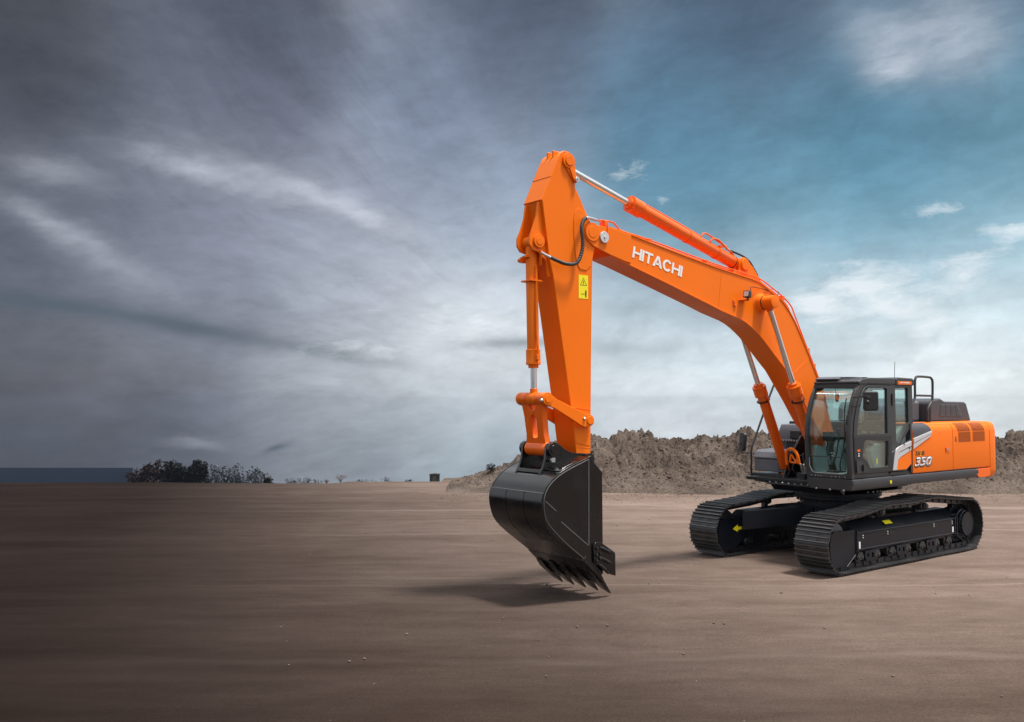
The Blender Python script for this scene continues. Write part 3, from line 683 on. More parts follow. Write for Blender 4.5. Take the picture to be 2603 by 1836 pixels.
def make_track(yc, sd, label):
    tp = track_path(); _, L = sample(tp, 10); n = int(round(L / 0.213)); c, L = sample(tp, n * 2); pitch = L / n
    belt = MB()
    for i in range(n):
        p = c[2 * i]; a = c[(2 * i - 1) % (2 * n)]; b = c[(2 * i + 1) % (2 * n)]
        X = Vector((b[0] - a[0], 0, b[1] - a[1])).normalized(); Y = Vector((0, 1, 0)); Z = X.cross(Y)
        if i == 0: pass
        # outward normal: away from the loop centre
        out = Vector((p[0] + 0.1, 0, p[1] - 0.5));
        if Z.dot(Vector((p[0] * 0.25, 0, p[1] - 0.5))) < 0: Z = -Z
        M = Matrix(((X.x, 0, Z.x, p[0]), (0, 1, 0, yc), (X.z, 0, Z.z, p[1]), (0, 0, 0, 1)))
        h = pitch * 0.5; w = 0.3
        # shoe section with three grousers, slightly hooked edges
        prof = [(-h + .004, -.010), (-h + .004, .004), (-h + .016, .006), (-h + .020, .034), (-h + .034, .034), (-h + .040, .006), (-.014, .006), (-.008, .028), (.008, .028), (.014, .006),
                (h - .040, .006), (h - .034, .034), (h - .020, .034), (h - .016, .006), (h + .010, .002), (h + .012, -.012), (h - .004, -.010)]
        belt.ext([(q[0], q[1]) for q in prof], -w, w, 'y', M=M)
        for gx in (-h + .027, .0, h - .027):       # worn, shiny crests
            gz = .034 if gx else .028
            belt.box(gx - .0045, gx + .0045, -w + .012, w - .012, gz - .004, gz + .0015, M=M, mi=1)
        for sy in (-0.105, 0.105):       # link rails under the shoe
            belt.box(-h + .006, h + .02, sy - .022, sy + .022, -.095, -.010, M=M)
            belt.cyl(M @ Vector((h, sy - .04, -.055)), M @ Vector((h, sy + .04, -.055)), .028, n=10)
        for bx in (-.045, .045):
            for by in (-.13, -.08, .08, .13):
                belt.cyl(M @ Vector((bx, by, .004)), M @ Vector((bx, by, .018)), .012, n=6)
    bo = belt.build('track_belt', [TRACKM, EDGE_M], EX, angle=30); bo['label'] = label
    # side frame
    yo = yc + sd * 0.205; yi = yc - sd * 0.19
    fr = MB()
    prof = [(yi, .28), (yo - sd * .03, .28), (yo - sd * .03, .615), (yi + sd * .20, .76), (yi, .76)]
    fr.ext(prof, -1.72, 1.46, 'x')
    fr.box(-1.68, 1.43, min(yo, yo - sd * .03), max(yo, yo - sd * .03), .345, .60)
    for z in (.337, .598): fr.cyl((-1.69, yo - sd * .004, z), (1.44, yo - sd * .004, z), .018, n=10)
    for x in (1.44, -1.71, -1.64): fr.box(x - .014, x + .014, min(yi, yo + sd * .02), max(yi, yo + sd * .02), .30, .64)
    for x in (1.27, .55, -.92, -1.55):
        for z in (.55, .515): fr.sphere((x, yo + sd * .004, z), .015, 8, mi=1)
    if sd > 0:
        fr.ext(rrect(.40, .48, .465, .565, .03), yo + .001, yo + .004, 'y', mi=2)
    f = fr.build('track_frame', [FRAMEB, STEEL, INK], EX, bevel=.004)
    st = MB(); st.box(1.345, 1.385, min(yo + sd * .002, yo + sd * .006), max(yo + sd * .002, yo + sd * .006), .355, .46); st.build('reflector', WHITE, f)
    st = MB(); st.box(-1.60, -1.555, min(yo + sd * .002, yo + sd * .006), max(yo + sd * .002, yo + sd * .006), .36, .455); st.build('reflector', WHITE, f)
    # guard over the front idler
    g = MB(); cp = [(1.475, .635), (1.50, .655), (2.05, .665), (2.13, .62), (2.165, .45), (2.15, .27), (2.06, .11), (1.74, .11), (1.475, .28)]
    for (ya, yb) in ((yo - sd * .05, yo), (yi, yi + sd * .04)): g.ext(cp, min(ya, yb), max(ya, yb), 'y')
    g.box(1.48, 2.0, min(yi, yo) + .01, max(yi, yo) - .01, .30, .60)
    g.tube([(1.475, yo + sd * .005, .60), (1.475, yo + sd * .005, .27), (1.73, yo + sd * .005, .10)], .011, 6, smooth=False)
    g.build('idler_guard', FRAMEB, f, bevel=.012)
    g = MB(); g.box(1.80, 1.90, min(yo + sd * .001, yo + sd * .004), max(yo + sd * .001, yo + sd * .004), .372, .392); g.build('slot', INK, f)
    # idler and sprocket
    m = MB(); m.lathe((1.92, yc - .11, .455), (0, 1, 0), [(0, .30), (.02, .345), (.07, .345), (.08, .365), (.14, .365), (.15, .345), (.20, .345), (.22, .30)], 40); m.build('idler_wheel', TRACKM, f)
    m = MB(); teeth = []
    for i in range(44):
        a = 2 * pi * i / 44; r = .375 if i % 2 == 0 else .325; teeth.append((-2.05 + r * cos(a), .475 + r * sin(a)))
    m.ext(teeth, yc - .045, yc + .045, 'y')
    m.lathe((-2.05, yc - .16, .475), (0, 1, 0), [(0, .26), (.30, .26), (.31, .235), (.36, .235), (.375, .21), (.40, .205)], 40)
    for i in range(20):
        a = 2 * pi * i / 20
        for rr, yy in ((.218, .232), (.285, .05)):
            y = yc + sd * yy; m.cyl((-2.05 + rr * cos(a), y - .02, .475 + rr * sin(a)), (-2.05 + rr * cos(a), y + .02, .475 + rr * sin(a)), .013, n=6)
    m.build('sprocket', FRAMEB, f)
    # final drive housing and rear bracket
    m = MB(); m.box(-1.95, -1.66, yc - .14, yc + .14, .30, .66); m.lathe((-2.05, yc - sd * .05, .475), (0, -sd, 0), [(0, .27), (.10, .27), (.18, .22), (.26, .20)], 32)
    m.tube([(-1.70, yo, .30), (-1.86, yo, .22), (-1.99, yo, .16)], .013, 6, smooth=False); m.tube([(-1.72, yo, .34), (-1.9, yo - sd * .02, .29), (-2.02, yo, .2)], .012, 6, smooth=False)
    m.build('drive_bracket', FRAMEB, f, bevel=.01)
    # carrier rollers
    for x in (.575, -.80):
        m = MB(); m.lathe((x, yc - .06 * sd, .862), (0, sd, 0), [(0, .055), (.04, .055), (.05, .078), (.15, .078), (.16, .062), (.20, .062), (.205, .048), (.225, .046), (.23, .02)], 28)
        m.box(x - .05, x + .05, yc - .10, yc - .02, .70, .87); m.build('carrier_roller', TRACKM, f, bevel=.004)
    # bottom rollers with brackets
    for x in (1.33, .86, .39, -.08, -.55, -1.02, -1.45):
        m = MB(); m.lathe((x, yc - .17, .215), (0, 1, 0), [(0, .08), (.02, .10), (.08, .10), (.09, .08), (.25, .08), (.26, .10), (.32, .10), (.34, .08)], 24)
        for s_ in (-1, 1):
            yy = yc + s_ * .185; m.ext([(x - .075, .17), (x + .075, .17), (x + .10, .22), (x + .05, .29), (x - .05, .29), (x - .10, .22)], min(yy, yy + s_ * .02), max(yy, yy + s_ * .02), 'y')
            for bx in (-.045, .045): m.cyl((x + bx, yy, .205), (x + bx, yy + s_ * .035, .205), .022, n=8)
        m.build('track_roller', TRACKM, f, bevel=.003)
    for x in (1.08, .15, -.80):          # chain guides between the rollers
        m = MB()
        for s_ in (-1, 1):
            yy = yc + s_ * .20
            m.ext([(x - .15, .30), (x - .15, .19), (x - .11, .13), (x + .11, .13), (x + .15, .19), (x + .15, .30)], min(yy, yy + s_ * .022), max(yy, yy + s_ * .022), 'y', holes=[[(x - .09, .18), (x - .09, .26), (x - .04, .26), (x - .04, .18)], [(x + .05, .2), (x + .05, .26), (x + .09, .26), (x + .09, .2)]])
        m.build('chain_guide', FRAMEB, f, bevel=.003)
    return f
YN, YF = 1.295, -0.85
near = make_track(YN, 1, 'track belt on the cab side')
far = make_track(YF, -1, 'track belt on the side away from the cab')
st = MB(); st.box(.30, .52, YN + .085, YN + .165, .687, .690, M=Matrix.Translation((0, YN + .125, .689)) @ Matrix.Rotation(-0.66, 4, 'X') @ Matrix.Translation((0, -YN - .125, -.689)))
st.build('yellow_plate', YELLOW, near)
st = MB(); st.ext([(1.80, .462), (1.665, .527), (1.665, .49), (1.545, .49), (1.545, .438), (1.665, .438), (1.665, .402)], YF + .192, YF + .196, 'y'); st.build('direction_arrow', YELLOW, far)

def carbody():
    m = MB(); c = Vector((0, .235, 0))
    m.lathe((0, .235, .50), (0, 0, 1), [(0, .62), (.02, .66), (.32, .66), (.34, .70), (.36, .70), (.37, .65), (.46, .65), (.47, .66)], 56)
    # four box legs reaching the track frames
    for sx in (1, -1):
        for sy in (1, -1):
            yt = YN - .17 if sy > 0 else YF + .17
            ri = .34
            a = Vector((sx * .08, .235 + sy * .10, 0)); b = Vector((sx * .92, .235 + (yt - .235) * .55, 0)); e = Vector((sx * 1.36, yt, 0))
            def sec(p, w, zb, zt, dr):
                n = Vector((-dr.y, dr.x, 0)).normalized(); return [p - n * w + Vector((0, 0, zb)), p + n * w + Vector((0, 0, zb)), p + n * w + Vector((0, 0, zt)), p - n * w + Vector((0, 0, zt))]
            S = [sec(a, .42, .50, .862, b - a), sec(b, .27, .53, .845, (b - a).normalized() + (e - b).normalized()), sec(e, .25, .43, .755, Vector((sx * .3, sy, 0)))]
            vs = [q for s_ in S for q in s_]; fs = [(0, 1, 2, 3), (8, 9, 10, 11)]
            for k in (0, 4):
                for i in range(4): j = (i + 1) % 4; fs.append((k + i, k + j, k + 4 + j, k + 4 + i))
            m.add(vs, fs)
            for q0, q1, zz in ((0, 1, .865), (1, 2, .0)):
                pass
    o = m.build('undercarriage_frame', FRAMEB, EX, bevel=.012)
    b = MB()
    b.lathe((0, .235, .955), (0, 0, 1), [(0, .66), (.02, .70), (.075, .70), (.08, .74), (.14, .74), (.16, .72)], 64)
    for i in range(36):
        a = 2 * pi * i / 36; b.cyl((cos(a) * .69, .235 + sin(a) * .69, .925), (cos(a) * .69, .235 + sin(a) * .69, .965), .018, n=6)
        b.cyl((cos(a + .08) * .735, .235 + sin(a + .08) * .735, 1.115), (cos(a + .08) * .735, .235 + sin(a + .08) * .735, 1.14), .014, n=6, mi=1)
    b.build('swing_bearing', [FRAMEB, STEEL], EX, bevel=.003)
    s = MB(); s.box(1.17, 1.215, -.205, -.20, .52, .58); s.build('label_plate', WHITE, o)
carbody()

# ------------------------------------------------------------------ revolving frame, skirts, rear body
def upper():
    m = MB()
    m.box(-3.0, .98, -1.0, 1.30, 1.26, 1.32)
    m.box(-.9, .9, -.45, .95, 1.12, 1.26)
    m.box(-.2, 1.06, -.50, .60, 1.215, 1.245)
    m.box(-.3, 1.45, .62, 1.40, 1.25, 1.44)
    m.ext([(-.75, 1.12), (.95, 1.12), (1.05, 1.215), (-.75, 1.215)], -.42, .95, 'y')
    for y in (-.40, .20): m.ext([(-.45, 1.245), (.75, 1.245), (.55, 1.62), (.18, 2.05), (-.12, 2.10), (-.45, 1.9)], y - .02, y + .02, 'y')     # boom foot cheeks
    for i in range(9): m.cyl((1.02, -.45 + i * .13, 1.245), (1.02, -.45 + i * .13, 1.262), .016, n=6, mi=1)
    f = m.build('revolving_frame', [BLACK, STEEL], EX, bevel=.008)
    # side skirt below the cab and body
    s = MB(); sec = [(1.36, 1.262), (1.435, 1.275), (1.462, 1.36), (1.455, 1.425), (1.43, 1.438), (1.36, 1.438)]
    s.ext(sec, -2.66, 1.44, 'x')
    s.build('side_skirt', GREY, EX, bevel=.006)
    s = MB(); s.ext([(.62, 1.425), (1.452, 1.43), (1.452, 1.275), (1.40, 1.262), (.70, 1.252), (.63, 1.30)], 1.425, 1.462, 'x')
    for y in (.80, 1.05, 1.30): s.cyl((1.43, y, 1.258), (1.475, y, 1.258), .017, n=8, mi=1)
    s.build('front_skirt', [CABG, STEEL], EX, bevel=.012)
    s = MB(); s.cyl((.35, 1.461, 1.345), (.35, 1.466, 1.345), .028, n=20); s.cyl((.35, 1.466, 1.345), (.35, 1.468, 1.345), .012, n=3, mi=1); s.build('warning_sticker', [YELLOW, INK], EX)
    # rear body core
    c = MB(); c.box(-3.12, -.40, -1.05, 1.40, 1.30, 2.27); core = c.build('body_frame', BLACK, EX)
    # orange doors on the left, with rounded shoulder
    def door(x0, x1, name, xh0=None):
        sec = [(1.41, 1.448), (1.445, 1.452), (1.452, 1.48), (1.452, 2.14)] + [(1.452 - .12 * (1 - cos(radians(a))), 2.14 + .155 * sin(radians(a))) for a in (20, 40, 60, 80)] + [(1.30, 2.302), (1.0, 2.306), (1.0, 2.29), (1.29, 2.288), (1.36, 2.26), (1.41, 2.18)]
        d = MB(); d.ext(sec, x0, x1, 'x'); return d.build(name, ORANGE, EX, bevel=.005)
    d1 = door(-1.735, -.372, 'side_door'); d2 = door(-3.125, -1.747, 'side_door')
    h = MB(); h.box(-1.61, -1.47, 1.448, 1.459, 1.775, 1.86); h.box(-1.49, -1.47, 1.459, 1.461, 1.782, 1.853, mi=1); h.box(-1.575, -1.53, 1.459, 1.466, 1.80, 1.835, mi=2); h.build('door_handle', [ORANGE2, INK, STEEL], d1, bevel=.003)
    # grey and silver swoosh on the front door
    t = MB()
    p = [(-.378, 2.275), (-.93, 2.275), (-.985, 2.19), (-.40, 2.065), (-.378, 2.065)]
    sec = [(1.4545, 2.06)] ; 
    shoulder = [(1.4545, 2.06), (1.4545, 2.14)] + [(1.4545 - .12 * (1 - cos(radians(a))), 2.14 + .158 * sin(radians(a))) for a in (20, 40, 60, 80)] + [(1.33, 2.305)]
    vs = []; fs = []
    for k, (y, z) in enumerate(shoulder):
        xe = -.40 if z < 2.061 else -.992 if z < 2.20 else -.992 + (z - 2.20) * .62
        vs += [(-.378, y + .002, z), (xe, y + .002, z)]
    for k in range(len(shoulder) - 1): fs.append((2 * k, 2 * k + 1, 2 * k + 3, 2 * k + 2))
    t.add(vs, fs); t.build('grey_panel', GREY, d1)
    t = MB()
    t.ext([(-.385, 2.045), (-.40, 2.052), (-.992, 2.168), (-.985, 2.12), (-.38, 1.965)], 1.454, 1.472, 'y')
    t.ext([(-.38, 1.955), (-.982, 2.112), (-.945, 2.065), (-.378, 1.862)], 1.454, 1.466, 'y')
    t.build('silver_trim', SILVER, d1, bevel=.006)
    text_mesh('lettering', 'ZAXIS', (-.452, 1.456, 1.757), (-1, 0, 0), (0, 0, 1), .070, INK, d1, offset=.012, width=.30)
    x = MB(); x.ext([(-.60, 1.745), (-.612, 1.745), (-.652, 1.835), (-.64, 1.835)], 1.4575, 1.459, 'y'); x.build('lettering_slash', YELLOW, d1)
    text_mesh('model_number', '350', (-.405, 1.4555, 1.545), (-1, 0, 0), (0, 0, 1), .185, INK, d1, shear=.28, offset=.06, width=.60)
    text_mesh('model_number', '350', (-.418, 1.4585, 1.556), (-1, 0, 0), (0, 0, 1), .165, SILVER, d1, shear=.28, offset=.035, width=.57)
    # louvred grilles: four panels, dark recess with orange bars
    def grille(x0, x1, z0, z1, sl=0.0):
        g = MB(); n = 13
        def yy(z): 
            if z <= 2.14: return 1.4535
            a = min(1, (z - 2.14) / .158); import math as _m; return 1.4535 - .12 * (1 - sqrt(max(0, 1 - a * a)))
        rows = [z0 + (z1 - z0) * i / 6 for i in range(7)]
        vs = []; fs = []
        for k, z in enumerate(rows):
            dx = sl * (z - z0) / (z1 - z0); vs += [(x0 + dx, yy(z) + .001, z), (x1 + dx, yy(z) + .001, z)]
        for k in range(6): fs.append((2 * k, 2 * k + 1, 2 * k + 3, 2 * k + 2))
        g.add(vs, fs, mi=1)
        for i in range(n + 1):
            w = (x1 - x0) / n * .17; xc = x0 + (x1 - x0) * i / n
            vs = []; fs = []
            for k, z in enumerate(rows):
                dx = sl * (z - z0) / (z1 - z0); y = yy(z) + .001
                vs += [(xc + dx - w, y, z), (xc + dx - w, y + .003, z), (xc + dx + w, y + .003, z), (xc + dx + w, y, z)]
            for k in range(6):
                for q in range(3): fs.append((4 * k + q, 4 * k + q + 1, 4 * k + q + 5, 4 * k + q + 4))
            g.add(vs, fs, mi=0)
        g.build('grille', [ORANGE, INK], d2, smooth=False)
    grille(-1.95, -2.385, 1.945, 2.12); grille(-2.48, -2.93, 1.945, 2.12); grille(-1.935, -2.375, 2.14, 2.288, .06); grille(-2.47, -2.92, 2.14, 2.288, .06)
    text_mesh('lettering', 'dH', (-1.87, 1.455, 1.95), (0, 0, 1), (1, 0, 0), .05, INK, d2, offset=.02, width=.09)
    # counterweight
    plan = [(-3.135, 1.455), (-3.22, 1.455)] + [(-3.30 + .20 * cos(radians(a)) - .0, 1.255 + .20 * sin(radians(a))) for a in (90, 110, 130, 150, 165)] + [(-3.56, 1.05), (-3.68, .7), (-3.76, .35), (-3.78, 0), (-3.76, -.3), (-3.66, -.7), (-3.5, -1.0), (-3.35, -1.08), (-3.135, -1.08)]
    cw = MB(); secs = [(1.25, .92), (1.30, .97), (1.40, 1.0), (2.12, 1.0), (2.22, .975), (2.275, .93), (2.298, .86)]
    n = len(plan); vs = []; fs = []
    for z, k in secs:
        for (x, y) in plan:
            if x > -3.2: vs.append((x, y if abs(y) < 1.2 else 1.455 - (1 - k) * .8, z))
            else: vs.append((-3.135 + (x + 3.135) * k - (0 if k > .99 else 0), y * (k * .5 + .5) if y > 0 else y * (k * .5 + .5), z))
    for j in range(len(secs) - 1):
        for i in range(n): q = (i + 1) % n; fs.append((j * n + i, j * n + q, (j + 1) * n + q, (j + 1) * n + i))
    fs += [tuple(range(n)), tuple(range(len(secs) * n - 1, (len(secs) - 1) * n - 1, -1))]
    cw.add(vs, fs); cwo = cw.build('counterweight', ORANGE, EX, bevel=.01, angle=40)
    l = MB(); l.ext([(-2.475, 1.425), (-3.13, 1.432), (-3.13, 1.30), (-3.02, 1.268), (-2.68, 1.268)], 1.30, 1.456, 'y'); l.build('lower_corner', ORANGE2, cwo, bevel=.008)
    # top of the rear body
    tp = MB(); tp.box(-3.12, -.40, -1.05, 1.05, 2.27, 2.30); tp.build('top_deck', GREY, EX, bevel=.005)
    hd = MB()
    # engine hood: tall dark box with chamfered ends and louvred flank
    hx = [(-1.97, 2.30), (-1.97, 2.64), (-2.02, 2.695), (-2.34, 2.735), (-2.50, 2.68), (-3.26, 2.67), (-3.33, 2.64), (-3.50, 2.30)]
    hd.ext(hx, -.55, .93, 'y'); hood = hd.build('engine_hood', GREY, EX, bevel=.03, seg=3)
    lv = MB()
    for k in range(6):
        z = 2.41 + k * .038; x0 = -2.28 - .01 * k; x1 = -3.12 + .02 * k
        for q in range(4):
            a = x0 + (x1 - x0) * q / 4 - .012; b = x0 + (x1 - x0) * (q + 1) / 4 + .012
            lv.ext([(.928, z), (.928, z + .022), (.942, z + .004), (.942, z)], b, a, 'x')
    lv.build('louvres', GREY, hood)
    fh = MB(); fh.ext([(-1.0, 2.30), (-1.02, 2.60), (-1.10, 2.665), (-1.98, 2.69), (-1.98, 2.30)], -.40, .72, 'y'); o = fh.build('front_hood', GREYL, EX, bevel=.05, seg=3)
    g = MB(); g.box(-1.455, -1.435, -.38, .726, 2.32, 2.682); g.build('hood_gap', INK, o)
    # roof-access handrail
    r = MB(); R_ = .021
    pts = [(-.72, 1.22, 2.31), (-.72, 1.22, 2.52), (-.80, 1.22, 2.62), (-.885, 1.22, 2.73), (-.90, 1.22, 2.80), (-.905, 1.22, 3.02), (-.93, 1.22, 3.09), (-1.0, 1.22, 3.12), (-1.38, 1.22, 3.115), (-1.47, 1.22, 3.09), (-1.51, 1.22, 3.02), (-1.495, 1.22, 2.75), (-1.47, 1.22, 2.68), (-1.36, 1.22, 2.58), (-1.32, 1.22, 2.50), (-1.32, 1.22, 2.31)]
    r.tube(pts, R_, 12, sub=4); r.tube([(-.905, 1.22, 2.785), (-1.495, 1.22, 2.78)], R_ * .9, 10, smooth=False)
    for x in (-.72, -1.32): r.cyl((x, 1.22, 2.30), (x, 1.22, 2.325), .045, n=16)
    r.build('handrail', CABG, EX)
    k = MB(); random.seed(3)
    for i in range(5): k.cyl((-.62 + i * .05, .95, 2.30), (-.62 + i * .05, .95, 2.36 + random.random() * .08), .018, n=8)
    k.tube([(-.6, .95, 2.35), (-.5, 1.0, 2.45), (-.45, .9, 2.38)], .014); k.build('fittings', PLAST, EX)
    # right-hand side: tank and tool box
    tk = MB(); tk.ext([(-1.4, 1.28), (.02, 1.28), (.02, 1.93), (-.02, 1.96), (-.02, 2.13), (-.09, 2.25), (-1.4, 2.26)], -1.02, -.46, 'y')
    tko = tk.build('fuel_tank', GREYL, EX, bevel=.04, seg=3)
    q = MB(); q.box(.022, .06, -.80, -.50, 1.68, 1.93); q.box(-.01, .03, -.74, -.5, 1.98, 2.14, mi=0); q.build('step_recess', PLAST, tko, bevel=.02)
    q = MB(); q.box(.02, .14, -1.0, -.48, 1.935, 1.955)
    for i in range(9): q.cyl((.13, -.97 + i * .058, 1.94), (.13, -.97 + i * .058, 1.965), .014, n=8, mi=1)
    q.build('tread_plate', [PLAST, STEEL], tko)
    q = MB(); q.cyl((-.35, -.72, 2.26), (-.35, -.72, 2.30), .12, n=24); q.build('filler_cap', ORANGE, tko, bevel=.01)
    tb = MB(); tb.ext([(.02, 1.40), (.64, 1.40), (.645, 1.625), (.02, 1.66)], -1.08, -.42, 'y'); tbo = tb.build('tool_box', GREYL, EX, bevel=.02, seg=3)
    ld = MB(); ld.ext([(.02, 1.64), (.66, 1.632), (.665, 1.655), (.60, 1.755), (.50, 1.785), (.02, 1.80)], -1.09, -.41, 'y'); ld.build('lid', GREYL, tbo, bevel=.03, seg=3)
    v = MB()
    for i in range(4): v.box(.6445, .648, -.56, -.43, 1.44 + i * .045, 1.465 + i * .045)
    v.build('vent', INK, tbo)
    st = MB(); st.ext([(-.2, 1.20), (.62, 1.20), (.68, 1.25), (.68, 1.36), (-.2, 1.36)], -1.09, -.35, 'y')
    for i in range(14): st.cyl((.66, -1.06 + i * .05, 1.36), (.66, -1.06 + i * .05, 1.378), .014, n=8, mi=1)
    st.build('step', [BLACK, GREYL], EX, bevel=.02)
    # grab pole with the right mirror
    p = MB(); y = -1.14
    p.tube([(.35, y, 1.22), (.47, y, 1.21), (.60, y, 1.27), (.655, y, 1.39), (.645, y, 1.60), (.635, y, 1.80), (.50, y, 2.05), (-.03, y, 2.95), (-.10, y + .03, 3.0), (-.16, y + .08, 2.9)], .019, 10, sub=5)
    p.build('grab_pole', PLAST, EX)
    mr_ = MB(); mr_.tube([(.64, y, 1.725), (.92, y, 1.73), (.935, y, 1.75), (.935, y, 1.93)], .012, 8, smooth=False); a_ = mr_.build('mirror_arm', PLAST, EX)
    M = Matrix.Translation((.90, y + .01, 1.93)) @ Matrix.Rotation(radians(-30), 4, 'Z') @ Matrix.Rotation(radians(-5), 4, 'Y')
    mm = MB(); mm.ext(rrect(-.105, .105, -.17, .17, .05), -.035, .035, 'x', M=M); mmo = mm.build('mirror', PLAST, EX, bevel=.02, seg=3)
    gg = MB(); gg.ext(rrect(-.09, .09, -.155, .155, .04), -.038, -.036, 'x', M=M); gg.build('mirror_glass', MIRG, mmo)
upper()

# ------------------------------------------------------------------ cab
def cab():
    out = [(1.43, 1.455), (1.462, 1.75), (1.475, 2.12), (1.44, 2.42), (1.36, 2.67), (1.25, 2.87), (1.12, 2.985), (.98, 3.02), (-.40, 3.01), (-.42, 2.95), (-.425, 2.31), (-.03, 1.975), (.28, 1.835), (.38, 1.455)]
    dhole = [(1.345, 1.515), (1.385, 1.75), (1.40, 2.12), (1.37, 2.38), (1.29, 2.62), (1.18, 2.80), (1.06, 2.915), (.95, 2.955), (.26, 2.95), (.26, 1.515)]
    qhole = [(.125, 2.90), (-.275, 2.915), (-.285, 2.33), (.02, 1.995), (.07, 1.98), (.115, 2.02)]
    F = MB()
    F.ext(out, 1.385, 1.435, 'y', holes=[dhole, qhole])
    rhole = [(1.33, 1.60), (1.385, 2.12), (1.33, 2.50), (1.15, 2.82), (.95, 2.90), (-.30, 2.90), (-.30, 2.30), (.10, 1.90), (.30, 1.60)]
    F.ext(out, .60, .645, 'y', holes=[rhole])
    # rear wall with a window
    F.ext([(.62, 2.05), (1.41, 2.05), (1.41, 3.0), (.62, 3.0)], -.42, -.385, 'x', holes=[[(.70, 2.22), (1.33, 2.22), (1.33, 2.88), (.70, 2.88)]])
    # front frame: sill, header, pillars as curved bars
    F.box(1.40, 1.452, .61, 1.44, 1.445, 1.50)
    front = [(1.425, 1.455), (1.447, 1.60), (1.458, 1.75), (1.465, 1.95), (1.470, 2.12), (1.455, 2.28), (1.43, 2.42), (1.39, 2.55), (1.34, 2.68), (1.28, 2.79), (1.22, 2.88), (1.14, 2.955)]
    for (ya, yb, rr) in ((.607, .655, .033), (1.372, 1.42, .036)):
        F.tube([(x, (ya + yb) / 2, z) for x, z in front], rr, 10, sub=3)
    F.tube([(x - .01, 1.41, z) for x, z in front[:-1]] + [(1.10, 1.41, 2.99), (.95, 1.41, 3.03), (.7, 1.41, 3.035)], .03, 10, sub=3)
    F.box(1.17, 1.24, .62, 1.42, 2.895, 2.955)
    F.box(-.40, 1.42, .62, 1.42, 1.445, 1.50)
    # lower front corners beneath the glass
    F.ext([(.62, 1.49), (.62, 1.66), (.645, 1.66), (.66, 1.58), (.72, 1.515), (.72, 1.49)], 1.43, 1.455, 'x'); F.ext([(1.40, 1.49), (1.40, 1.60), (1.375, 1.58), (1.34, 1.515), (1.33, 1.49)], 1.43, 1.455, 'x')
    for y in (.70, .78, .83, .88, 1.08, 1.15, 1.22, 1.32): F.cyl((1.45, y, 1.468), (1.46, y, 1.468), .008, n=8, mi=1)
    fo = F.build('cab', [CABG, STEEL], EX, bevel=.007, seg=2)
    # door
    D = MB(); dout = [(1.352, 1.518), (1.378, 1.75), (1.393, 2.12), (1.363, 2.37), (1.284, 2.61), (1.175, 2.79), (1.055, 2.905), (.95, 2.945), (.265, 2.942), (.265, 1.518)]
    up = [(1.29, 2.15), (1.285, 2.20), (1.245, 2.40), (1.19, 2.58), (1.10, 2.76), (1.02, 2.86), (.96, 2.90), (.42, 2.90), (.395, 2.88), (.395, 2.15)]
    lo = [(1.14, 1.79), (1.12, 1.90), (1.07, 2.03), (1.04, 2.055), (.41, 2.02), (.385, 2.0), (.40, 1.62), (.43, 1.60), (.93, 1.60), (1.0, 1.70)]
    D.ext(dout, 1.40, 1.447, 'y', holes=[up, lo]); do = D.build('door', CABG, fo, bevel=.006)
    b = MB(); b.ext([(1.37, 2.115), (1.366, 1.80), (1.352, 1.55), (.275, 1.525), (.275, 2.115)], 1.4475, 1.4505, 'y', holes=[[(p[0] + (.008 if p[0] > .8 else -.008), p[1] + (.008 if p[1] > 1.8 else -.008)) for p in lo]])
    b.build('door_panel', PLAST, fo)
    hp = MB(); hp.ext([(1.335, 1.535), (1.35, 1.74), (1.18, 1.71), (1.05, 1.62), (1.03, 1.535)], 1.451, 1.466, 'y'); hp.cyl((1.17, 1.466, 1.615), (1.17, 1.468, 1.615), .065, n=24, mi=1)
    hp.box(1.155, 1.185, 1.468, 1.492, 1.565, 1.665, mi=0); hp.build('door_handle', [CABG, INK], fo, bevel=.006)
    hg = MB(); hg.box(.243, .262, 1.436, 1.462, 2.62, 2.80); hg.cyl((.24, 1.45, 2.61), (.24, 1.45, 2.81), .016, n=10); hg.build('hinge', PLAST, fo, bevel=.003)
    ws = MB(); ws.box(1.225, 1.30, 1.4515, 1.453, 1.875, 1.91, mi=0); ws.box(1.225, 1.30, 1.4515, 1.453, 1.775, 1.872, mi=1); ws.box(1.24, 1.285, 1.453, 1.4535, 1.80, 1.815, mi=2); ws.cyl((1.262, 1.453, 1.842), (1.262, 1.4535, 1.842), .014, n=12, mi=2); ws.build('warning_sticker', [ORANGE2, INK, WHITE], fo)
    g = MB(); g.ext(up, 1.418, 1.424, 'y'); g.ext(lo, 1.418, 1.424, 'y', mi=0); g.build('door_window', GLASS, fo)
    g = MB(); g.ext(qhole, 1.405, 1.411, 'y'); g.build('quarter_window', GLASS, fo)
    g = MB(); g.ext(rhole, .618, .624, 'y'); g.build('side_window', GLASS, fo)
    g = MB(); g.ext([(.70, 2.22), (1.33, 2.22), (1.33, 2.88), (.70, 2.88)], -.405, -.40, 'x'); g.build('rear_window', GLASS, fo)
    yel = MB(); yel.box(.735, .752, 1.4515, 1.454, 1.66, 1.75, mi=0); yel.build('yellow_tag', YELLOW, fo)
    # windscreen: two panes following the curved front
    def pane(z0, z1, nm):
        pr = [p for p in front if z0 <= p[1] <= z1]
        def xat(z):
            for a, c in zip(front, front[1:]):
                if a[1] <= z <= c[1]: return a[0] + (c[0] - a[0]) * (z - a[1]) / (c[1] - a[1])
        zs = [z0 + (z1 - z0) * i / 16 for i in range(17)]; vs = []; fs = []
        for z in zs:
            x = xat(z); vs += [(x - .003, .65, z), (x - .003, 1.385, z), (x - .009, 1.385, z), (x - .009, .65, z)]
        for i in range(16):
            for k in range(4): j = (k + 1) % 4; fs.append((4 * i + k, 4 * i + j, 4 * i + 4 + j, 4 * i + 4 + k))
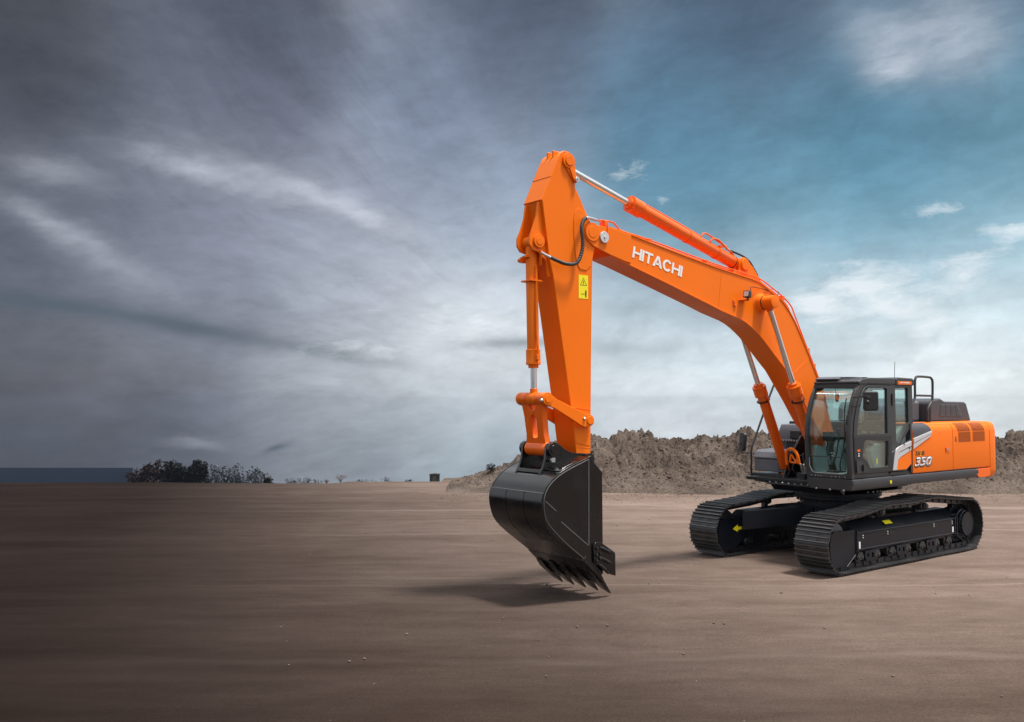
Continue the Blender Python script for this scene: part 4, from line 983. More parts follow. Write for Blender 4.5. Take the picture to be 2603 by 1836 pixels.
        fs += [(3, 2, 1, 0), (64, 65, 66, 67)]
        q = MB(); q.add(vs, fs); return q.build(nm, GLASS, fo)
    pane(1.788, 2.90, 'windscreen'); pane(1.495, 1.775, 'lower_windscreen')
    br = MB(); br.box(1.445, 1.470, .65, 1.385, 1.773, 1.790); br.build('windscreen_bar', CABG, fo, bevel=.003)
    tr = MB()
    tr.tube([(1.458, .668, 1.76), (1.452, .668, 1.62), (1.446, .72, 1.53), (1.444, .78, 1.513), (1.444, 1.28, 1.513), (1.446, 1.355, 1.55), (1.452, 1.362, 1.76)], .008, 6, smooth=False); tr.build('windscreen_seal', STEEL, fo)
    # roof, visor, rear roof block, badge, antenna
    R = MB(); R.ext([(1.20, 2.945), (1.215, 3.0), (1.12, 3.045), (.9, 3.068), (.12, 3.07), (-.38, 3.055), (-.44, 3.03), (-.44, 2.955), (.9, 2.96)], .60, 1.445, 'y')
    ro = R.build('roof', CABG, fo, bevel=.022, seg=3)
    rb = MB()
    for i in range(9): rb.box(.55 + i * .065, .572 + i * .065, .68, 1.20, 3.068, 3.083)
    rb.ext([(1.06, 3.05), (1.18, 3.03), (1.20, 3.055), (1.06, 3.09)], .62, 1.05, 'y'); rb.build('roof_ribs', GREYL, fo, bevel=.005)
    rr_ = MB(); rr_.ext([(.13, 2.955), (.13, 3.06), (.06, 3.085), (-.40, 3.075), (-.455, 3.05), (-.455, 2.95)], .62, 1.458, 'y'); rr_.build('rear_roof', CABG, fo, bevel=.02, seg=3)
    bd = MB(); bd.ext(rrect(-.352, .078, 2.965, 3.020, .006), 1.459, 1.463, 'y'); bdo = bd.build('badge', ORANGE, fo)
    text_mesh('badge_lettering', 'HITACHI', (.0, 1.4645, 2.977), (-1, 0, 0), (0, 0, 1), .030, WHITE, fo, offset=.015, width=.27)
    an = MB(); an.cyl((-.62, 1.0, 3.06), (-.62, 1.0, 3.10), .05, n=20); an.cyl((-.62, 1.0, 3.10), (-.64, 1.0, 3.38), .0045, n=6); an.box(-.70, -.40, .94, 1.06, 3.055, 3.085)
    an.build('antenna', PLAST, fo)
    # camera and lamp lumps on the roof edge
    kk = MB(); kk.cyl((-.45, 1.40, 3.0), (-.50, 1.40, 3.0), .014, n=8); kk.box(.93, 1.0, 1.36, 1.42, 3.04, 3.075); kk.build('roof_lamp', PLAST, fo, bevel=.005)
    # left mirror
    ma = MB(); ma.tube([(1.40, 1.44, 2.74), (1.46, 1.62, 2.755), (1.44, 1.75, 2.755), (1.42, 1.765, 2.70)], .010, 8, sub=3); ma.tube([(1.44, 1.43, 2.62), (1.44, 1.50, 2.60), (1.40, 1.58, 2.62)], .010, 8); ma.sphere((1.40, 1.70, 2.67), .035, 10); ma.build('mirror_arm', PLAST, fo)
    M = Matrix.Translation((1.335, 1.72, 2.685)) @ Matrix.Rotation(radians(52), 4, 'Z')
    mi_ = MB(); mi_.ext(rrect(-.115, .115, -.155, .155, .04), -.04, .035, 'x', M=M); mi_.build('mirror', PLAST, fo, bevel=.025, seg=3)
    mg = MB(); mg.ext(rrect(-.095, .095, -.135, .135, .03), -.043, -.041, 'x', M=M); mg.build('mirror_glass', MIRG, fo)
    # interior
    s = MB(); s.ext([(.12, 1.80), (.60, 1.80), (.66, 1.86), (.62, 1.90), (.12, 1.92)], .78, 1.22, 'y'); s.ext([(.30, 1.90), (.14, 1.90), (-.01, 2.28), (.02, 2.36), (.10, 2.35), (.19, 2.15)], .79, 1.21, 'y')
    s.ext([(.06, 2.36), (-.01, 2.37), (-.04, 2.53), (.01, 2.57), (.06, 2.55)], .87, 1.13, 'y'); s.build('seat', SEATM, fo, bevel=.05, seg=4)
    sb = MB(); sb.box(.12, .56, .80, 1.20, 1.50, 1.79); sb.build('seat_base', PLAST, fo, bevel=.02)
    text_mesh('seat_lettering', 'HITACHI', (.235, .88, 2.14), (0, 1, 0), (-.4, 0, 1), .035, WHITE, fo, width=.24)
    cs = MB()
    cs.ext([(.05, 1.5), (.70, 1.5), (.78, 1.90), (.72, 2.02), (.20, 2.02), (.05, 1.9)], .66, .775, 'y'); cs.ext([(.05, 1.5), (.62, 1.5), (.74, 1.86), (.66, 1.98), (.20, 1.98), (.05, 1.9)], 1.24, 1.34, 'y'); cs.build('console', INTER, fo, bevel=.03, seg=3)
    js = MB()
    for y in (.72, 1.29):
        js.cyl((.66, y, 2.0), (.69, y, 2.12), .014, n=8); js.cyl((.69, y, 2.10), (.71, y, 2.22), .026, .030, n=12); js.lathe((.65, y, 1.96), (.1, 0, 1), [(0, .055), (.02, .05), (.03, .042), (.05, .04), (.06, .03)], 14)
    js.build('joystick', INK, fo)
    lv = MB()
    for y in (.93, 1.04):
        lv.tube([(1.12, y, 1.50), (1.15, y, 1.66), (1.06, y, 1.86), (1.02, y, 2.02)], .012, 8); lv.cyl((1.02, y, 2.0), (1.0, y, 2.09), .018, n=10)
        lv.box(1.05, 1.30, y - .045, y + .045, 1.52, 1.535)
    lv.build('travel_lever', PLAST, fo)
    mo = MB(); mo.box(1.10, 1.16, .72, .92, 2.02, 2.17); mo.cyl((1.13, .80, 1.95), (1.13, .80, 2.05), .012, n=8); mo.build('monitor', INK, fo, bevel=.012)
    ip = MB(); ip.ext([(.95, 1.50), (1.33, 1.50), (1.36, 1.75), (1.30, 1.96), (1.05, 1.90)], .655, .71, 'y'); ip.ext([(.2, 1.50), (1.35, 1.50), (1.35, 1.515), (.2, 1.515)], .66, 1.38, 'y'); ip.build('floor_trim', INTER, fo, bevel=.008)
    bb = MB(); bb.ext([(-.36, 1.75), (-.02, 1.75), (.02, 2.12), (-.20, 2.26), (-.36, 2.26)], .66, 1.36, 'y'); bb.build('rear_shelf', INTER, fo, bevel=.03)
    hl = MB(); hl.box(-.38, 1.05, .655, 1.38, 2.925, 2.95); hl.build('headliner', INTER, fo)
    im = MB(); im.tube([(1.16, .98, 2.90), (1.16, .98, 2.80)], .008, 6, smooth=False); M2 = Matrix.Translation((1.15, 1.0, 2.745)) @ Matrix.Rotation(radians(-30), 4, 'Z'); im.ext([(.05 * cos(a), .075 * sin(a)) for a in [2 * pi * i / 20 for i in range(20)]], -.012, .012, 'x', M=M2); im.build('interior_mirror', MIRG, fo)
    wp = MB(); wp.tube([(1.475, 1.345, 2.60), (1.472, 1.34, 2.30), (1.470, 1.33, 2.02)], .007, 6); wp.tube([(1.44, 1.36, 2.73), (1.46, 1.35, 2.62), (1.478, 1.34, 2.40)], .009, 6); wp.build('wiper', INK, fo)
    hr = MB(); hr.tube([(1.47, 1.375, 2.46), (1.49, 1.39, 2.44), (1.50, 1.39, 2.34), (1.48, 1.375, 2.32)], .009, 8); hr.build('grab_handle', PLAST, fo)
    # side panel behind the door, under the quarter window
    sp = MB(); sp.ext([(.36, 1.52), (.40, 1.72), (.33, 1.80), (.14, 1.90), (-.31, 2.03), (-.31, 1.60), (-.16, 1.50)], 1.432, 1.450, 'y'); sp.build('side_panel', CABG, EX, bevel=.006)
    s2 = MB()
    s2.ext([(-.305, 2.01), (.10, 1.92), (.17, 1.885), (.205, 1.83), (.285, 1.533), (.17, 1.533), (.10, 1.80), (.06, 1.835), (-.305, 1.925)], 1.450, 1.474, 'y')
    s2.ext([(-.305, 1.912), (.045, 1.825), (.085, 1.79), (.115, 1.70), (.05, 1.74), (-.305, 1.85)], 1.450, 1.468, 'y')
    s2.build('silver_trim', SILVER, EX, bevel=.007)
    s3 = MB(); s3.ext([(-.305, 1.842), (.045, 1.735), (.108, 1.70), (.155, 1.533), (-.14, 1.533), (-.305, 1.62)], 1.450, 1.462, 'y'); s3.build('orange_panel', ORANGE, EX, bevel=.004)
    s4 = MB(); s4.tube([(-.06, 1.475, 1.965), (-.06, 1.475, 1.945)], .012, 8, smooth=False); s4.cyl((-.235, 1.474, 1.895), (-.235, 1.478, 1.895), .02, n=12); s4.build('lock', INK, EX)
    d4 = MB(); d4.box(-.36, -.315, 1.36, 1.448, 1.47, 2.30); d4.build('pillar', CABG, EX, bevel=.004)
    for zz in (): pass
cab()

# ------------------------------------------------------------------ boom
def boom():
    top = [(5.44, 5.213), (5.132, 5.171), (4.5, 5.063), (3.868, 4.955), (3.038, 4.825), (2.456, 4.752), (2.2, 4.722), (1.996, 4.684), (1.84, 4.625), (1.687, 4.548), (1.52, 4.482), (1.363, 4.408), (1.167, 4.243), (1.006, 4.067), (.713, 3.652), (.375, 3.121), (.06, 2.55), (-.12, 2.10)]
    foot = [(-.15, 1.95), (-.13, 1.85), (-.05, 1.79), (.06, 1.80), (.13, 1.87)]
    bot = [(.225, 2.026), (.40, 2.24), (.574, 2.43), (.80, 2.70), (1.03, 2.95), (1.288, 3.228), (1.547, 3.421 + .01), (1.77, 3.614), (1.89, 3.71), (2.012, 3.798), (2.12, 3.865), (2.225, 3.924), (2.36, 3.99), (2.528, 4.045), (2.961, 4.143), (3.248, 4.225), (4.193, 4.480), (5.143, 4.728), (5.30, 4.765), (5.44, 4.80)]
    prof = top + foot + bot
    m = MB(); m.ext(prof, YB - .203, YB + .203, 'y')
    mo = m.build('boom', ORANGE, EX, bevel=.010, seg=2)
    # head fork
    f = MB(); head = [(5.46, 5.205), (5.81, 5.212)] + [(5.80 + .145 * cos(radians(a)), 5.085 + .145 * sin(radians(a))) for a in (60, 40, 20, 0, -20, -40, -60)] + [(5.775, 4.90), (5.45, 4.805), (5.14, 4.735), (5.02, 4.72), (5.02, 5.14)]
    for (a, b) in ((YB + .204, YB + .232), (YB - .232, YB - .204)): f.ext(head, a, b, 'y')
    f.build('boom_head', ORANGE, mo, bevel=.008)
    f = MB(); f.cyl((5.80, YB - .25, 5.10), (5.80, YB + .25, 5.10), .085, n=36); f.cyl((5.80, YB + .232, 5.10), (5.80, YB + .245, 5.10), .135, n=36)
    f.cyl((5.585, YB + .232, 5.045), (5.585, YB + .262, 5.045), .083, n=36, mi=1); f.cyl((5.585, YB + .262, 5.045), (5.585, YB + .275, 5.045), .02, n=8, mi=1)
    f.build('head_pin', [ORANGE, SILVER], mo, bevel=.005)
    # bottom flange plate standing proud of the webs, weld seams
    f = MB()
    for (x0, z0), (x1, z1) in zip(bot[5:-1], bot[6:]):
        pass
    def strip(pts, off, th):
        P = [Vector((p[0], p[1])) for p in pts]; a = []; b = []
        for i, p in enumerate(P):
            t = (P[min(i + 1, len(P) - 1)] - P[max(i - 1, 0)]).normalized(); n = Vector((-t.y, t.x)); a.append(p + n * off); b.append(p + n * (off + th))
        return [tuple(q) for q in a] + [tuple(q) for q in reversed(b)]
    f.ext(strip(bot[1:], -.010, .018), YB - .218, YB + .218, 'y'); f.ext(strip(top[:-1], -.010, .018), YB - .216, YB + .216, 'y')
    f.build('flange_plate', ORANGE, mo, bevel=.004)
    f = MB()
    f.tube([(2.948, YB + .203, 4.79), (3.033, YB + .203, 4.20)], .005, 6, smooth=False)
    for d in (0, .03): f.tube([(.60 - d, YB + .203, 3.46 - d * .4), (1.15 - d, YB + .203, 3.12 - d * .4)], .004, 6, smooth=False)
    f.tube([(2.52, YB - .2, 4.034), (2.70, YB + .2, 4.074)], .005, 6, smooth=False); f.tube([(1.05, YB - .2, 2.955), (1.05, YB + .2, 2.955)], .006, 6, smooth=False)
    f.build('weld_seam', ORANGE, mo)
    # lettering
    O = Vector((4.983, YB + .2062, 4.819)); E = Vector((3.901, YB + .2062, 4.609)); X = (E - O).normalized(); W = (E - O).length
    Yd = Vector((0, 1, 0)).cross(X) * -1
    if Yd.z < 0: Yd = -Yd
    H = .172
    L = MB(); s = .16                      # stroke width in units of letter height
    def lp(u, v): return O + X * (u * H) + Yd * (v * H)
    def poly(p): 
        n = len(p); L.add([lp(*q) for q in p] + [lp(*q) + Vector((0, .002, 0)) for q in p], [tuple(range(n)), tuple(range(2 * n - 1, n - 1, -1))] + [(i, (i + 1) % n, (i + 1) % n + n, i + n) for i in range(n)])
    def rect(u0, u1, v0, v1): poly([(u0, v0), (u1, v0), (u1, v1), (u0, v1)])
    widths = {'H': 1.10, 'I': .27, 'T': 1.02, 'A': 1.22, 'C': 1.14}
    word = 'HITACHI'; total = sum(widths[c] for c in word); gap = (W / H - total) / 6
    if gap < .1: k = 1
    u = 0
    for ci, c in enumerate(word):
        w = widths[c]; s = .24
        if c == 'H': rect(u, u + s, 0, 1); rect(u + w - s, u + w, 0, 1); rect(u + s, u + w - s, .41, .60)
        elif c == 'I': rect(u, u + s, 0, 1)
        elif c == 'T': rect(u, u + w, .81, 1); rect(u + w / 2 - s / 2, u + w / 2 + s / 2, 0, .81)
        elif c == 'A':
            poly([(u, 0), (u + .28, 0), (u + .47, .44), (u + w / 2, .76), (u + w / 2, 1), (u + w / 2 - .15, 1)])
            poly([(u + w, 0), (u + w / 2 + .15, 1), (u + w / 2, 1), (u + w / 2, .76), (u + w - .47, .44), (u + w - .28, 0)])
            rect(u + .36, u + w - .36, .20, .37)
        elif c == 'C':
            n = 24; cx, cy = u + w / 2, .5
            ring = [(36 + (288) * i / n) for i in range(n + 1)]
            o_ = [(cx + .58 * cos(radians(a)), cy + .53 * sin(radians(a))) for a in ring]; i_ = [(cx + .31 * cos(radians(a)), cy + .335 * sin(radians(a))) for a in ring]
            for q in range(n): poly([o_[q], o_[q + 1], i_[q + 1], i_[q]])
        u += w + gap
    lo = L.build('lettering', WHITE, mo, smooth=False)
    # pressed pipes along the top edge and clamps
    P = MB(); yb_ = YB + .19
    line = [(5.62, 5.283), (5.37, 5.283), (5.27, 5.225), (5.168, 5.175), (4.6, 5.105), (3.306, 4.905), (2.62, 4.818), (1.98, 4.735), (1.62, 4.60), (1.33, 4.475), (1.10, 4.33), (.98, 4.15), (.70, 3.70), (.36, 3.17), (.10, 2.70)]
    P.tube([(x, yb_, z + .015) for x, z in line], .0125, 8, sub=3)
    P.tube([(x + .0, yb_ - .075, z + .015) for x, z in line[3:]], .0125, 8, sub=3)
    P.build('hydraulic_pipe', ORANGE2, mo)
    K = MB()
    for (x, z) in ((5.50, 5.25), (4.60, 5.09), (3.30, 4.885), (2.62, 4.80), (1.33, 4.45), (.62, 3.57), (.45, 3.30)): K.box(x - .035, x + .035, yb_ - .10, yb_ + .02, z - .03, z + .05)
    K.box(5.495, 5.515, YB + .233, YB + .243, 5.04, 5.25); K.build('pipe_clamp', ORANGE2, mo, bevel=.006)
    # bosses for the boom cylinders
    B = MB(); B.lathe((1.97, YB - .52, 4.33), (0, 1, 0), [(0, .085), (.005, .11), (.19, .11), (.30, .155), (.318, .20), (.722, .20), (.74, .155), (.85, .11), (1.035, .11), (1.04, .085)], 40)
    B.cyl((1.97, YB + .30, 4.33), (1.97, YB + .315, 4.33), .122, n=36, mi=1); B.build('cylinder_boss', [ORANGE, INK], mo)
    # ears for the arm cylinder on top
    E_ = MB(); ear = [(2.55, 4.74), (2.40, 4.86)] + [(2.27 + .125 * cos(radians(a)), 4.965 + .125 * sin(radians(a))) for a in (170 - 180, 20, 50, 80, 110, 135)][0:] + [(2.02, 4.93), (1.83, 4.72), (1.72, 4.52)]
    for (a, b) in ((YB + .085, YB + .125), (YB - .125, YB - .085)): E_.ext(ear, a, b, 'y')
    E_.cyl((2.27, YB - .145, 4.965), (2.27, YB + .145, 4.965), .06, n=28); E_.cyl((2.27, YB + .125, 4.965), (2.27, YB + .16, 4.965), .10, n=32); E_.build('cylinder_ear', ORANGE, mo, bevel=.01)
    # work light
    W_ = MB(); M = Matrix.Translation((2.47, YB + .33, 4.435)) @ Matrix.Rotation(radians(-8), 4, 'Y') @ Matrix.Rotation(radians(10), 4, 'Z')
    W_.ext(rrect(-.055, .055, -.055, .055, .012), -.05, .03, 'x', M=M); W_.tube([(2.45, YB + .32, 4.38), (2.42, YB + .31, 4.35), (2.42, YB + .21, 4.345)], .014, 8); wl = W_.build('work_light', PLAST, mo, bevel=.008)
    W_ = MB(); W_.ext(rrect(-.042, .042, -.042, .042, .006), .0305, .034, 'x', M=M); W_.build('lamp_lens', LENS, mo)
    W_ = MB(); W_.box(2.38, 2.54, YB + .204, YB + .30, 4.335, 4.345); W_.box(2.62, 2.68, YB + .203, YB + .225, 4.29, 4.34); W_.box(2.60, 2.66, YB + .203, YB + .23, 4.24, 4.26); W_.build('lamp_bracket', ORANGE2, mo, bevel=.003)
    W_ = MB(); W_.tube([(2.40, YB + .33, 4.40), (2.33, YB + .30, 4.50), (2.24, YB + .25, 4.58), (1.72, YB + .21, 4.56)], .006, 6); W_.tube([(1.76, YB + .30, 4.37), (1.62, YB + .26, 4.46), (1.50, YB + .23, 4.52), (1.47, YB + .2, 4.56), (1.52, YB + .1, 4.62)], .006, 6); W_.build('cable', INK, mo)
    # arm-cylinder hose
    H_ = MB(); hy = YB + .05
    H_.tube([(2.60, hy, 5.195), (2.54, hy, 5.18), (2.33, hy, 5.145), (2.167, hy, 5.105), (2.034, hy, 5.04), (1.93, hy, 4.94), (1.851, hy, 4.85), (1.79, hy, 4.79)], .0165, 10); H_.build('hose', RUBBER, mo)
    H_ = MB(); H_.tube([(2.67, hy, 5.215), (2.56, hy, 5.186)], .02, 10, smooth=False); H_.tube([(1.83, hy, 4.83), (1.76, hy, 4.735)], .018, 10, smooth=False); H_.build('hose_fitting', STEEL, mo)
boom()

def cylinder(name, A, B, L_gland, r_tube, r_rod, r_gl, m=ORANGE2, eyew=.13, eyer=.095, gl=.24, flip_eye=True):
    """hydraulic cylinder: barrel pinned at A, rod pinned at B; gland L_gland metres from A"""
    A = Vector(A); B = Vector(B); d = (B - A).normalized(); L = (B - A).length
    t = MB(); t.lathe(A + d * .04, d, [(0, r_tube * .7), (.05, r_tube), (L_gland - gl, r_tube), (L_gland - gl + .01, r_gl), (L_gland - .09, r_gl), (L_gland - .085, r_gl * 1.03), (L_gland - .05, r_gl * 1.03), (L_gland - .045, r_gl * .72), (L_gland, r_gl * .70)], 40)
    t.cyl(A - Vector((0, eyew * .5, 0)), A + Vector((0, eyew * .5, 0)), eyer, n=32)
    u = d.orthogonal().normalized(); w = d.cross(u)
    for i in range(12):
        a = 2 * pi * i / 12; c = A + d * (L_gland - .07 + .04) + (u * cos(a) + w * sin(a)) * r_gl * .88; t.cyl(c, c + d * .025, .011, n=6)
    o = t.build(name, m, EX)
    r = MB(); r.cyl(A + d * (L_gland - .02), B - d * (eyer * .7), r_rod, n=32); r.build('rod', CHROME, o)
    e = MB(); e.cyl(B - Vector((0, eyew * .5, 0)), B + Vector((0, eyew * .5, 0)), eyer, n=32); e.cyl(B - d * (eyer + .05), B, r_rod * 1.25, n=24); e.build('rod_eye', m, o, bevel=.005)
    return o, d
# boom cylinders, one each side
for sgn in (1, -1):
    y = YB + .36 * sgn
    o, d = cylinder('boom_cylinder', (.50, y, 1.34), (1.97, y, 4.33), 1.80, .083, .0455, .118, eyew=.14, eyer=.10)
    q = MB(); n = d.cross(Vector((0, 1, 0))) ; A = Vector((.50, y, 1.34)); yo = .09
    q.tube([A + d * .30 + Vector((0, yo, 0)), A + d * .9 + Vector((0, yo + .02, 0)), A + d * 1.45 + Vector((0, yo + .02, 0)), A + d * 1.62 + Vector((0, yo + .035, 0)), A + d * 1.66 + Vector((0, yo, 0))], .012, 8)
    q.build('pipe', ORANGE2, o)
    q = MB(); q.lathe(A + d * 1.50, d, [(0, .086), (.001, .1195), (.014, .1195), (.015, .086)], 32); q.build('seal_band', INK, o)
    b = MB(); b.cyl((.50, y - .10, 1.34), (.50, y + .10, 1.34), .055, n=24); b.cyl((.50, y + .085, 1.34), (.50, y + .12, 1.34), .125, n=32)
    b.ext([(.30, 1.245), (.72, 1.245), (.60, 1.42), (.42, 1.44)], y + .085, y + .11, 'y'); b.ext([(.30, 1.245), (.72, 1.245), (.60, 1.42), (.42, 1.44)], y - .11, y - .085, 'y'); b.build('cylinder_mount', BLACK, EX, bevel=.006)
# arm cylinder
oa, da = cylinder('arm_cylinder', (2.27, YB, 4.965), (6.20, YB, 6.055), 2.66, .104, .050, .128, eyew=.16, eyer=.115, gl=.30)
q = MB(); up = Vector((-da.z, 0, da.x)); A = Vector((2.27, YB, 4.965))
q.tube([A + da * 1.05 + up * .10 + Vector((0, .05, 0)), A + da * 1.0 + up * .17 + Vector((0, .05, 0)), A + da * .88 + up * .19 + Vector((0, .05, 0)), A + da * .62 + up * .17 + Vector((0, .05, 0)), A + da * .42 + up * .165 + Vector((0, .05, 0))], .014, 8)
q.tube([A + da * .86 + up * .08 + Vector((0, .08, 0)), A + da * .80 + up * .15 + Vector((0, .09, 0)), A + da * .66 + up * .17 + Vector((0, .09, 0)), A + da * .48 + up * .13 + Vector((0, .08, 0)), A + da * .30 + up * .11 + Vector((0, .06, 0)), A + da * .20 + up * .10 + Vector((0, .04, 0))], .015, 8)
q.tube([A + da * 2.3 + up * .125 + Vector((0, .0, 0)), A + da * 1.6 + up * .125, A + da * 1.05 + up * .122], .014, 8)
for k in (.58, 1.3): q.lathe(A + da * k, da, [(0, .104), (.001, .112), (.035, .112), (.036, .104)], 32)
q.box(2.75, 2.83, YB - .03, YB + .09, 5.20, 5.24); q.cyl(A + da * .22 + up * .08, A + da * .22 + up * .14, .028, n=10)
q.build('pipe', ORANGE2, oa)
q = MB(); q.lathe(A + da * .155, da, [(0, .07), (.001, .107), (.014, .107), (.015, .07)], 32); q.build('seal_band', INK, oa)

# ------------------------------------------------------------------ arm
def arm():
    prof = [(6.43, 6.05), (6.375, 6.15), (6.30, 6.20), (6.22, 6.195), (6.15, 6.13), (6.125, 6.0), (6.113, 5.865), (6.094, 5.705), (6.025, 5.60), (5.876, 5.345), (5.80, 5.24), (5.70, 5.15), (5.68, 5.05), (5.73, 4.93), (5.762, 4.80), (5.773, 4.597), (5.803, 3.204), (5.821, 1.939), (5.84, 1.85), (5.93, 1.79), (6.03, 1.82), (6.09, 1.93), (6.194, 2.635), (6.35, 3.52), (6.511, 4.431), (6.572, 4.63), (6.70, 5.43), (6.712, 5.455)]
    m = MB(); m.ext(prof, YB - .20, YB + .20, 'y'); ao = m.build('arm', ORANGE, EX, bevel=.010)
    # top boss around the cylinder pin, slot between the two cheeks
    b = MB(); b.cyl((6.235, YB - .235, 6.06), (6.235, YB + .235, 6.06), .108, n=40); b.cyl((6.235, YB + .235, 6.06), (6.235, YB + .25, 6.06), .072, n=32)
    b.ext([(6.33, 6.10), (6.24, 6.19), (6.14, 6.13), (6.10, 5.90), (6.05, 5.80), (6.10, 5.76), (6.20, 5.85), (6.31, 6.0)], YB + .20, YB + .222, 'y')
    b.ext([(6.27, 6.03), (6.20, 6.01), (6.07, 5.82), (6.10, 5.77), (6.15, 5.79)], YB + .222, YB + .24, 'y'); b.build('pin_boss', ORANGE, ao, bevel=.006)
    s = MB(); s.cyl((6.105, YB + .24, 5.81), (6.105, YB + .262, 5.81), .038, n=24); s.cyl((6.105, YB + .262, 5.81), (6.105, YB + .275, 5.81), .016, n=6, mi=0); s.build('pin_bolt', STEEL, ao, bevel=.003)
    s = MB(); s.box(6.27, 6.40, YB - .075, YB - .045, 6.10, 6.215); s.box(6.27, 6.40, YB + .045, YB + .075, 6.10, 6.215); s.build('pin_cheek', ORANGE, ao, bevel=.012)
    # welded reinforcing plates
    w = MB(); w.ext([(6.05, 5.42), (5.93, 5.38), (5.80, 5.22), (5.72, 5.08), (5.74, 4.88), (5.80, 4.62), (5.90, 4.54), (6.02, 4.55), (6.08, 4.64), (6.11, 4.80), (6.13, 5.05), (6.13, 5.25), (6.10, 5.37)], YB + .20, YB + .210, 'y')
    w.ext([(5.822, 2.24), (5.86, 2.50), (6.17, 2.52), (6.105, 2.10), (5.84, 2.05)], YB + .20, YB + .206, 'y'); w.build('side_plate', ORANGE, ao, bevel=.005)
    w = MB(); w.tube([(6.43, YB - .205, 6.05), (6.43, YB + .205, 6.05)], .0001, 4, smooth=False)
    p0 = Vector((6.545, YB - .2, 5.79)); w = MB(); w.tube([(6.548, YB - .2, 5.798), (6.548, YB + .2, 5.798)], .007, 6, smooth=False); w.tube([(6.712, YB - .2, 5.452), (6.712, YB + .2, 5.452)], .007, 6, smooth=False)
    w.tube([(6.185, YB + .2, 2.60), (5.82, YB + .2, 2.56)], .005, 6, smooth=False); w.tube([(6.10, YB + .2, 2.04), (5.822, YB + .2, 2.02)], .004, 6, smooth=False); w.build('weld_seam', ORANGE, ao)
    # ears for the bucket cylinder
    e = MB(); ear = [(6.66, 5.43), (6.735, 5.42), (6.765, 5.23), (6.83, 5.05), (6.885, 4.93), (6.885, 4.83), (6.83, 4.755), (6.72, 4.73), (6.60, 4.62), (6.56, 4.40), (6.49, 4.40), (6.58, 4.8)]
    for yy in (YB + .12, YB - .15): e.ext(ear, yy, yy + .03, 'y')
    e.cyl((6.735, YB - .165, 4.88), (6.735, YB + .165, 4.88), .05, n=24); e.cyl((6.735, YB + .15, 4.88), (6.735, YB + .185, 4.88), .092, n=32); e.cyl((6.735, YB - .185, 4.88), (6.735, YB - .15, 4.88), .092, n=32)
    e.cyl((6.735, YB + .185, 4.88), (6.735, YB + .192, 4.88), .055, n=28); e.build('cylinder_ear', ORANGE, ao, bevel=.006)
    # sticker: yellow plate, warning triangle, keep-away figure
    s = MB(); y = YB + .2015; s.box(5.861, 6.040, y, y + .0015, 4.135, 4.470, mi=0)
    def ring(pts, t):
        c = Vector((sum(p[0] for p in pts) / len(pts), sum(p[1] for p in pts) / len(pts))); inn = [((p[0] - c.x) * (1 - t) + c.x, (p[1] - c.y) * (1 - t) + c.y) for p in pts]
        n = len(pts)
        for i in range(n): j = (i + 1) % n; s.ext([pts[i], pts[j], inn[j], inn[i]], y + .002, y + .003, 'y', mi=1)
    ring([(6.015, 4.325), (5.885, 4.325), (5.95, 4.435)], .16); s.box(5.944, 5.956, y + .002, y + .003, 4.352, 4.392, mi=1); s.box(5.944, 5.956, y + .002, y + .003, 4.338, 4.346, mi=1)
    fx = 5.905; s.cyl((fx, y + .002, 4.253), (fx, y + .003, 4.253), .0095, n=12, mi=1); s.ext([(fx + .016, 4.24), (fx - .016, 4.24), (fx - .012, 4.20), (fx - .010, 4.155), (fx - .002, 4.155), (fx, 4.19), (fx + .002, 4.155), (fx + .010, 4.155), (fx + .012, 4.20)], y + .002, y + .003, 'y', mi=1)
    s.box(5.935, 5.985, y + .002, y + .003, 4.197, 4.203, mi=1); s.ext([(5.995, 4.20), (5.978, 4.21), (5.978, 4.19)], y + .002, y + .003, 'y', mi=1); s.ext([(5.925, 4.20), (5.942, 4.21), (5.942, 4.19)], y + .002, y + .003, 'y', mi=1)
    s.build('warning_sticker', [YELLOW, INK], ao, smooth=False)
    # spiral-wrapped hose looping from boom to arm
    hy = YB + .285
    pts = [(6.60, hy - .03, 4.655), (6.50, hy, 4.615), (6.369, hy + .01, 4.586), (6.217, hy + .02, 4.594), (6.12, hy + .02, 4.665), (6.06, hy + .02, 4.825), (6.055, hy + .02, 4.976), (6.075, hy + .02, 5.114), (6.03, hy + .01, 5.225), (5.96, hy - .02, 5.272)]
    h = MB(); h.tube(pts, lambda q: .026 + .0028 * sin(q * 260), 12, sub=26); h.build('hose', mat('wrapped_hose', (.045, .045, .045), .55, var=.3), ao)
    h = MB(); h.tube([(5.99, hy - .01, 5.262), (5.90, hy - .03, 5.29), (5.72, hy - .07, 5.287)], .0215, 10); h.tube([(6.74, hy - .07, 4.715), (6.66, hy - .05, 4.68), (6.57, hy - .02, 4.64)], .0205, 10); h.build('hose_fitting', STEEL, ao)
    h = MB(); h.tube([(5.74, hy - .065, 5.287), (5.62, hy - .09, 5.286)], .013, 8, smooth=False); h.build('pipe_end', ORANGE2, ao)
arm()

